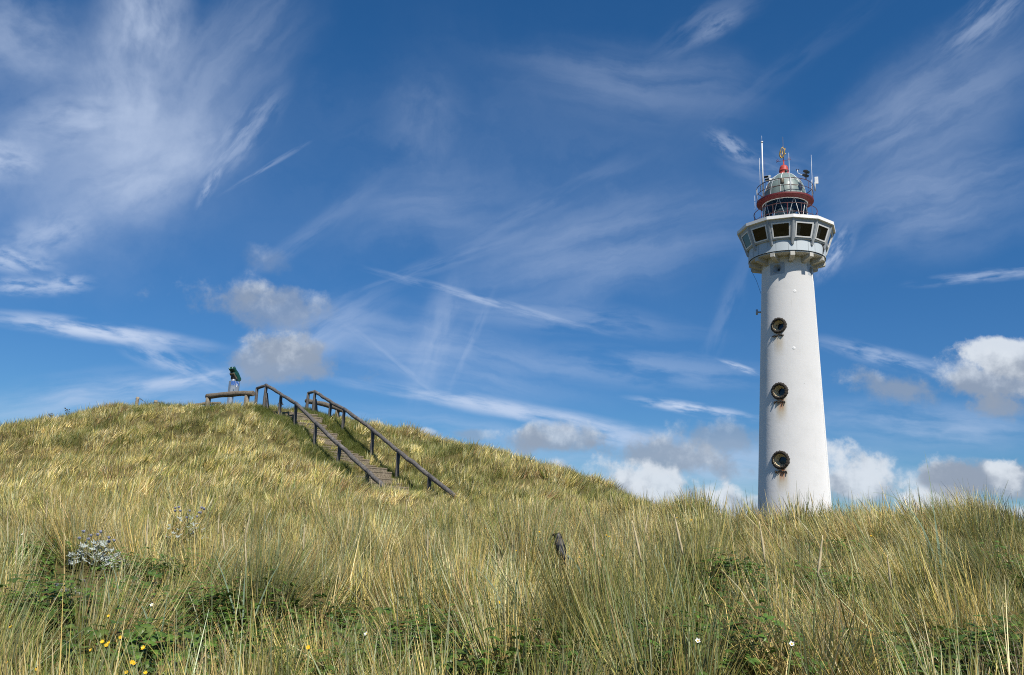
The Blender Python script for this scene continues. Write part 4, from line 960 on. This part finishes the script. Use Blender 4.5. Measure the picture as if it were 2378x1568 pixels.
def plant_flower(kind, p, scale, label, group, meshes):
    r = empty(f'{kind}_flower', p, random.uniform(-.5, .5)); r.scale = (scale,) * 3; tag(r, label, 'flower', group)
    for nm, me, ma in (('stem', meshes[0], 'stalk'), ('petals', meshes[1], 'yellow' if kind == 'yellow' else 'whitepetal'), ('flower_centre', meshes[2], 'yellow')):
        if not me.materials: me.materials.append(M[ma])
        o = bpy.data.objects.new(nm, me); COL.objects.link(o); o.parent = r
    return r
def c8(x, y): return x * .3418, 1103.1 + y * .3418
def c9(x, y): return 812.8 + x * .3418, 1103.1 + y * .3418
def c10(x, y): return 1567.6 + x * .3407, 1103.1 + y * .3407
YM = [flower_mesh('yellow', 900 + i) for i in range(3)]; WM = [flower_mesh('white', 950 + i) for i in range(2)]
ylow = [c8(*p) for p in [(735, 1150), (655, 1180), (580, 1215), (630, 1215), (95, 1225), (175, 1265), (805, 1303), (910, 1335), (895, 1345), (365, 1327), (775, 1215), (665, 970), (500, 1350), (925, 1350), (850, 1290), (60, 1110)]]
ybird = [c9(*p) for p in [(1700, 455), (1755, 483), (1680, 550), (1520, 600), (1530, 620), (1250, 455)]]
for i, q in enumerate(ylow): plant_flower('yellow', hit(*q, .36), random.uniform(.9, 1.3), 'small yellow flower among the bramble and grass low on the left', 'yellow flowers low on the left', YM[i % 3])
for i, q in enumerate(ybird): plant_flower('yellow', hit(*q, .36), random.uniform(1.0, 1.5), 'small yellow flower in the grass just right of the black bird', 'yellow flowers beside the bird', YM[i % 3])
for q, lb in ((c8(2100, 142), 'yellow flower by itself below the foot of the steps'), (c9(1020, 935), 'yellow flower standing alone in the middle of the foreground grass'), (c8(2110, 1320), 'orange-yellow flower at the bottom beneath the big central tussock'),
              (c9(1105, 525), 'yellow flower left of the black bird, lower of two'), (c9(905, 395), 'yellow flower left of the black bird, higher of two'), (c10(110, 360), 'yellow flower below the left edge of the lighthouse, nearer to it'),
              (c10(20, 350), 'yellow flower below the left edge of the lighthouse, farther from it'), (c10(1340, 480), 'yellow flower in the grass below and right of the lighthouse')):
    plant_flower('yellow', hit(*q, .36), random.uniform(1.1, 1.5), lb, None, YM[random.randrange(3)])
for q, lb in ((c9(85, 1225), 'white bramble flower over dark leaves below the big central tussock'), (c10(230, 1340), 'white flower at the bottom edge, left of the two under the leaning grass'), (c10(720, 1335), 'white flower at the bottom edge, right of the two under the leaning grass'),
              (c8(985, 1010), 'white flower in the green undergrowth on the left'), (c8(160, 475), 'white flower in pale grass at the far left edge')):
    plant_flower('white', hit(*q, .30), 1.25, lb, None, WM[random.randrange(2)])
# pale marram seed spikes
def spike_mesh(seed):
    random.seed(seed); mb = MB(); H = .60; x = random.uniform(-.22, .10); y = random.uniform(-.03, .03)
    mb.tube([Vector((0, 0, -.05)), Vector((x * .3, y, H * .5)), Vector((x * .7, y, H))], [.0035, .003, .0028], 5)
    nst = len(mb.f); n = 9; mb.tube([Vector((x * (.7 + .5 * i / n), y, H + .24 * i / n)) for i in range(n + 1)], [.002 + .0056 * math.sin(math.pi * ((i + .4) / (n + .8)) ** .7) for i in range(n + 1)], 7, .3)
    me = mb.mesh('spike'); me.materials.append(M['spike']); me.materials.append(M['stalk']); me.polygons.foreach_set('material_index', [1] * nst + [0] * (len(mb.f) - nst)); return me
SPM = [spike_mesh(980 + i) for i in range(4)]
for i, q in enumerate([c8(330, 50), c8(360, 70), c8(345, 155), c8(400, 115), c8(1085, 180), c8(1415, 100), c8(1345, 60), c8(1520, 230), c8(1605, 300), c8(1670, 230), c8(1750, 400), c8(2100, 305), c8(2295, 150), c8(1960, 60), c8(1020, 240),
                       c9(375, 150), c9(120, 160), c9(530, 115), c9(540, 340), c9(1700, 300), c9(2095, 295), c9(1970, 230), c9(170, 20), c9(210, 25), c10(650, 330), c10(885, 480), c10(1480, 510), c10(1635, 150), c10(1672, 150), c10(310, 110), c10(180, 690), c10(800, 100), c10(975, 95)]):
    p = None
    py = q[1]
    for h in (.88, .8, .7):
        r_ = ray(*q)
        d = np.linspace(5, 24, 1200); P = r_[None] * (d / r_[1])[:, None]; cl = P[:, 2] - gz(P[:, 0], P[:, 1]) <= h
        if cl.any(): p = P[np.argmax(cl)]; break
    if p is None: continue
    o = bpy.data.objects.new('seed_spike', SPM[i % 4]); o['kind'] = 'thing'; COL.objects.link(o); o.location = (p[0], p[1], float(gz(p[0], p[1]))); o.rotation_euler = (random.uniform(-.08, .08), random.uniform(-.10, .08), 0)
    tag(o, 'pale slender marram seed spike standing above the dune grass', 'grass spike', 'marram seed spikes')
# broad-leaved lyme grass
def leaf_strip(mb, p0, d, L_, w, curl, side, n=12):
    d = Vector(d).normalized(); p = Vector(p0); vs = []
    for i in range(n + 1):
        t = i / n; s_ = d.cross(Vector(side)).normalized(); ww = w * .5 * (1 - t ** 2.2) * (.6 + .4 * min(1, t * 5)) + .0008
        nrm = s_.cross(d).normalized(); vs += [p - s_ * ww + nrm * ww * .35, p, p + s_ * ww + nrm * ww * .35]
        d = (d + Vector(curl) * (t * t * 2.2 / n)).normalized(); p = p + d * (L_ / n)
    fs = []
    for i in range(n): fs += [(3 * i, 3 * i + 1, 3 * i + 4, 3 * i + 3), (3 * i + 1, 3 * i + 2, 3 * i + 5, 3 * i + 4)]
    mb.add(vs, fs, True)
def lyme(px, py, hh, leaves, label):
    p = hit(px, py); r = empty('lyme_grass', p); tag(r, label, 'grass plant', kind='thing')
    for d, L_, w, curl in leaves:
        mb = MB(); leaf_strip(mb, (random.uniform(-.03, .03), random.uniform(-.03, .03), 0), d, L_, w * .72, curl, (0.2, -1, .2)); mb.build('leaf', M['lyme'], r)
lyme(2188, 1372, 1, [((-.05, 0, 1), .98, .026, (-.2, 0, 0)), ((-.25, 0, 1), 1.30, .022, (-1.9, 0, -1.3)), ((.02, .1, 1), 1.45, .018, (-.15, 0, 0)), ((.10, 0, 1), .62, .024, (.1, 0, 0)), ((-.22, 0, 1), .7, .02, (-.1, 0, .1))], 'tall blue-green lyme grass with one leaf arching left across the sky right of the lighthouse')
lyme(1372, 1470, 1, [((-.35, 0, 1), .50, .026, (.1, 0, -.2)), ((-.12, 0, 1), .66, .03, (-1.1, 0, -.9)), ((.05, 0, 1), .4, .02, (.2, 0, 0))], 'blue-green lyme grass with a hooked broad leaf below the black bird')
lyme(1198, 1540, 1, [((-.05, 0, 1), .62, .026, (.35, 0, 0)), ((-.3, 0, 1), .72, .02, (-1.0, 0, -.7)), ((.2, 0, 1), .5, .02, (.2, 0, -.3))], 'pale blue-green lyme grass at the bottom beneath the hooked leaf')
lyme(262, 1500, 1, [((-.2, 0, 1), .55, .018, (-.3, 0, -.2)), ((-.05, 0, 1), .60, .02, (-.8, 0, -.3))], 'thin grey-blue lyme grass leaning left below the sea holly')
lyme(372, 1556, 1, [((.02, 0, 1), .52, .016, (0, 0, 0)), ((-.35, 0, 1), .55, .024, (-.6, 0, -.4))], 'short grey-blue lyme grass with a straight upright leaf, at the bottom left')
lyme(1590, 1500, 1, [((-.25, 0, 1), .8, .022, (-.3, 0, -.2)), ((.3, 0, 1), .6, .02, (.5, 0, -.5)), ((-.1, 0, 1), .5, .02, (.1, 0, 0))], 'green lyme grass near the brambles left of the leaning grass')
lyme(565, 1500, 1, [((-.4, 0, 1), .8, .018, (-.3, 0, -.1)), ((-.1, 0, 1), .7, .02, (.2, 0, 0)), ((.25, 0, 1), .75, .018, (.5, 0, -.2))], 'spreading blue-green lyme grass between the brambles and the big central tussock')
# sea holly
def sea_holly(px, py, R, n, heads, label, pale=True, hz=.30):
    p = hit(px, py); r = empty('sea_holly', p); tag(r, label, 'plant'); mb = MB()
    for i in range(n):
        a = random.random() * 6.283; q = math.sqrt(random.random()); c = Vector((R * q * math.cos(a), R * .6 * q * math.sin(a), hz * (1.25 - q * q) * random.uniform(.35, 1.0)))
        up_ = Vector((random.gauss(0, .5), random.gauss(-.4, .5), 1)).normalized(); sx = up_.cross(Vector((1, .3, 0))).normalized(); sy = up_.cross(sx); s_ = random.uniform(.035, .062); k = 9; o = random.random() * 6
        vs = [c] + [c + (sx * math.cos(o + 6.283 * j / k) + sy * math.sin(o + 6.283 * j / k)) * s_ * (1 if j % 2 else .45) + up_ * (.012 if j % 2 else -.006) for j in range(k)]
        mb.add(vs, [(0, 1 + j, 1 + (j + 1) % k) for j in range(k)])
    mb.build('leaves', M['holly'], r)
    for i in range(3):
        st = MB().tube([Vector((0, 0, -.05)), Vector((random.uniform(-.4, .4) * R, 0, hz * 1.1))], [.008, .005], 6).build('stem', M['stalk'], r)
    for i in range(heads):
        c = Vector((random.uniform(-R, R) * .8, random.uniform(-.3, .3) * R, hz * random.uniform(1.0, 1.45))); hb_ = MB().ball(c, .02, 7)
        for j in range(10):
            a = 6.283 * j / 10; e = Vector((math.cos(a), math.sin(a), .25)); hb_.add([c + e * .012, c + e * .055 + Vector((0, 0, .006)), c + Vector((math.cos(a + .3), math.sin(a + .3), .25)) * .022, c - Vector((0, 0, .012))], [(0, 1, 2, 3)])
        hb_.build('flower_head', M['hollyhead'], r)
sea_holly(219, 1325, .40, 150, 9, 'bushy whitish sea holly, largest of the three, in the grass on the left', hz=.34)
sea_holly(425, 1262, .40, 36, 12, 'violet-headed sea holly half hidden by tall grass', hz=.42)
sea_holly(155, 1418, .18, 40, 3, 'small whitish sea holly, lowest of the three, beside brambles', hz=.22)
# dark dry stalks on the left crest
def weed(px, py, d, h, label):
    P = Vector(at(px, py, d)); base = Vector((P.x, P.y, tz(P.x, P.y))); h = max(h, P.z - base.z)
    mb = MB().tube([Vector((0, 0, -.05)), Vector((.03, 0, h * .6)), Vector((.02, 0, h))], [.014, .011, .008], 5)
    for i in range(9):
        z = h * random.uniform(.62, 1.0); a = random.random() * 6.283; e = Vector((math.cos(a) * .12, math.sin(a) * .12, z + .06)); mb.tube([Vector((.02, 0, z - .05)), e], [.008, .006], 5); mb.ball(e, .035, 6, (1, 1, .7))
    tag(mb.build('dry_weed', M['weed']), label, 'plant').location = base
weed(120, 958, 45.5, .5, 'dark dry weed stalk on the crest, nearer the left edge'); weed(156, 950, 45.5, .5, 'dark dry weed on the crest between another weed and the stakes')
weed(650, 952, 41, .5, 'dark seed stalk on the dune top beside the brace of a handrail')

# ------------------------------------------------------------------ bird
def bird():
    random.seed(3); p = hit(1309, 1322); root = empty('bird', p); tag(root, 'black bird with a grey neck standing half hidden in the dune grass', 'bird')
    me = bpy.data.meshes.new('body'); V = [(0, 0, .30), (-.005, 0, .20), (.05, .01, .12), (.115, .02, .045), (-.02, 0, .385), (-.025, -.004, .452), (-.030, -.008, .492), (-.075, -.018, .478), (-.115, -.026, .466),
                                            (-.005, -.03, .10), (-.005, -.035, .01), (.02, .03, .10), (.02, .035, .01)]
    R = [(.085, .085), (.092, .085), (.055, .045), (.030, .014), (.062, .062), (.054, .056), (.040, .042), (.020, .020), (.004, .006), (.020, .02), (.009, .009), (.020, .02), (.009, .009)]
    Ed = [(1, 0), (1, 2), (2, 3), (0, 4), (4, 5), (5, 6), (5, 7), (7, 8), (1, 9), (9, 10), (1, 11), (11, 12)]
    V[0] = (-.01, 0, .29)
    me.from_pydata(V, Ed, []); o = bpy.data.objects.new('body', me); COL.objects.link(o); o.parent = root
    md = o.modifiers.new('skin', 'SKIN'); sb = o.modifiers.new('sub', 'SUBSURF'); sb.levels = 2; sb.render_levels = 2
    if not me.skin_vertices: me.attributes.new('skin', 'FLOAT', 'POINT')
    for i, sv in enumerate(me.skin_vertices[0].data): sv.radius = R[i]; sv.use_root = (i == 1)
    bpy.context.view_layer.update(); dgx = bpy.context.evaluated_depsgraph_get(); nm = bpy.data.meshes.new_from_object(o.evaluated_get(dgx)); nm.name = 'body'
    o.modifiers.clear(); o.data = nm
    def fn(T, p_):
        x, y, z = T.sep(obco(T)); n = T.noise(obco(T), 60, 4, .6)
        neck = T.m('MULTIPLY', T.rng(T.m('MULTIPLY_ADD', n, .05, z), .345, .375, 0, 1), T.rng(T.m('MULTIPLY_ADD', n, .04, z), .425, .445, 1, 0))
        c = T.mix(T.m('MULTIPLY', neck, .8), (.007, .008, .012), (.09, .08, .07)); bre = T.rng(x, -.085, -.055, .7, 0); c = T.mix(T.m('MULTIPLY', bre, T.rng(z, .2, .26, 0, 1)), c, (.17, .13, .10)); c = T.mix(T.rng(z, .43, .45, 0, 1), c, (.006, .006, .007))
        T.put(p_.inputs['Base Color'], c); p_.inputs['Roughness'].default_value = .5; bump(T, p_, n, .004, .6)
    nm.materials.append(mat('plumage', fn)); nm.polygons.foreach_set('use_smooth', [True] * len(nm.polygons))
    for s_ in (-1, 1):
        w = MB(); sec = [(-.02, .30, .012), (.0, .22, .030), (.045, .13, .026), (.10, .06, .006)]; vs = []
        for x, z, t in sec:
            for dz in (.055, -.045):
                for oy in (.076, .076 + t): vs.append((x + dz * .5, s_ * oy * (1 - max(0, x) * 3.2), z + dz))
        fs = []
        for i in range(3):
            b = 4 * i; fs += [(b, b + 1, b + 5, b + 4), (b + 1, b + 3, b + 7, b + 5), (b + 3, b + 2, b + 6, b + 7), (b + 2, b, b + 4, b + 6)]
        fs += [(0, 2, 3, 1), (12, 13, 15, 14)]
        w.add(vs, fs, True).build('wing', nm.materials[0], o)
        MB().ball((-.045, s_ * .042 - .006, .468), .007, 6).build('eye', M['rubber'], o)
    root.rotation_euler = (0, -.16, -.30); root.scale = (.92,) * 3
bird()
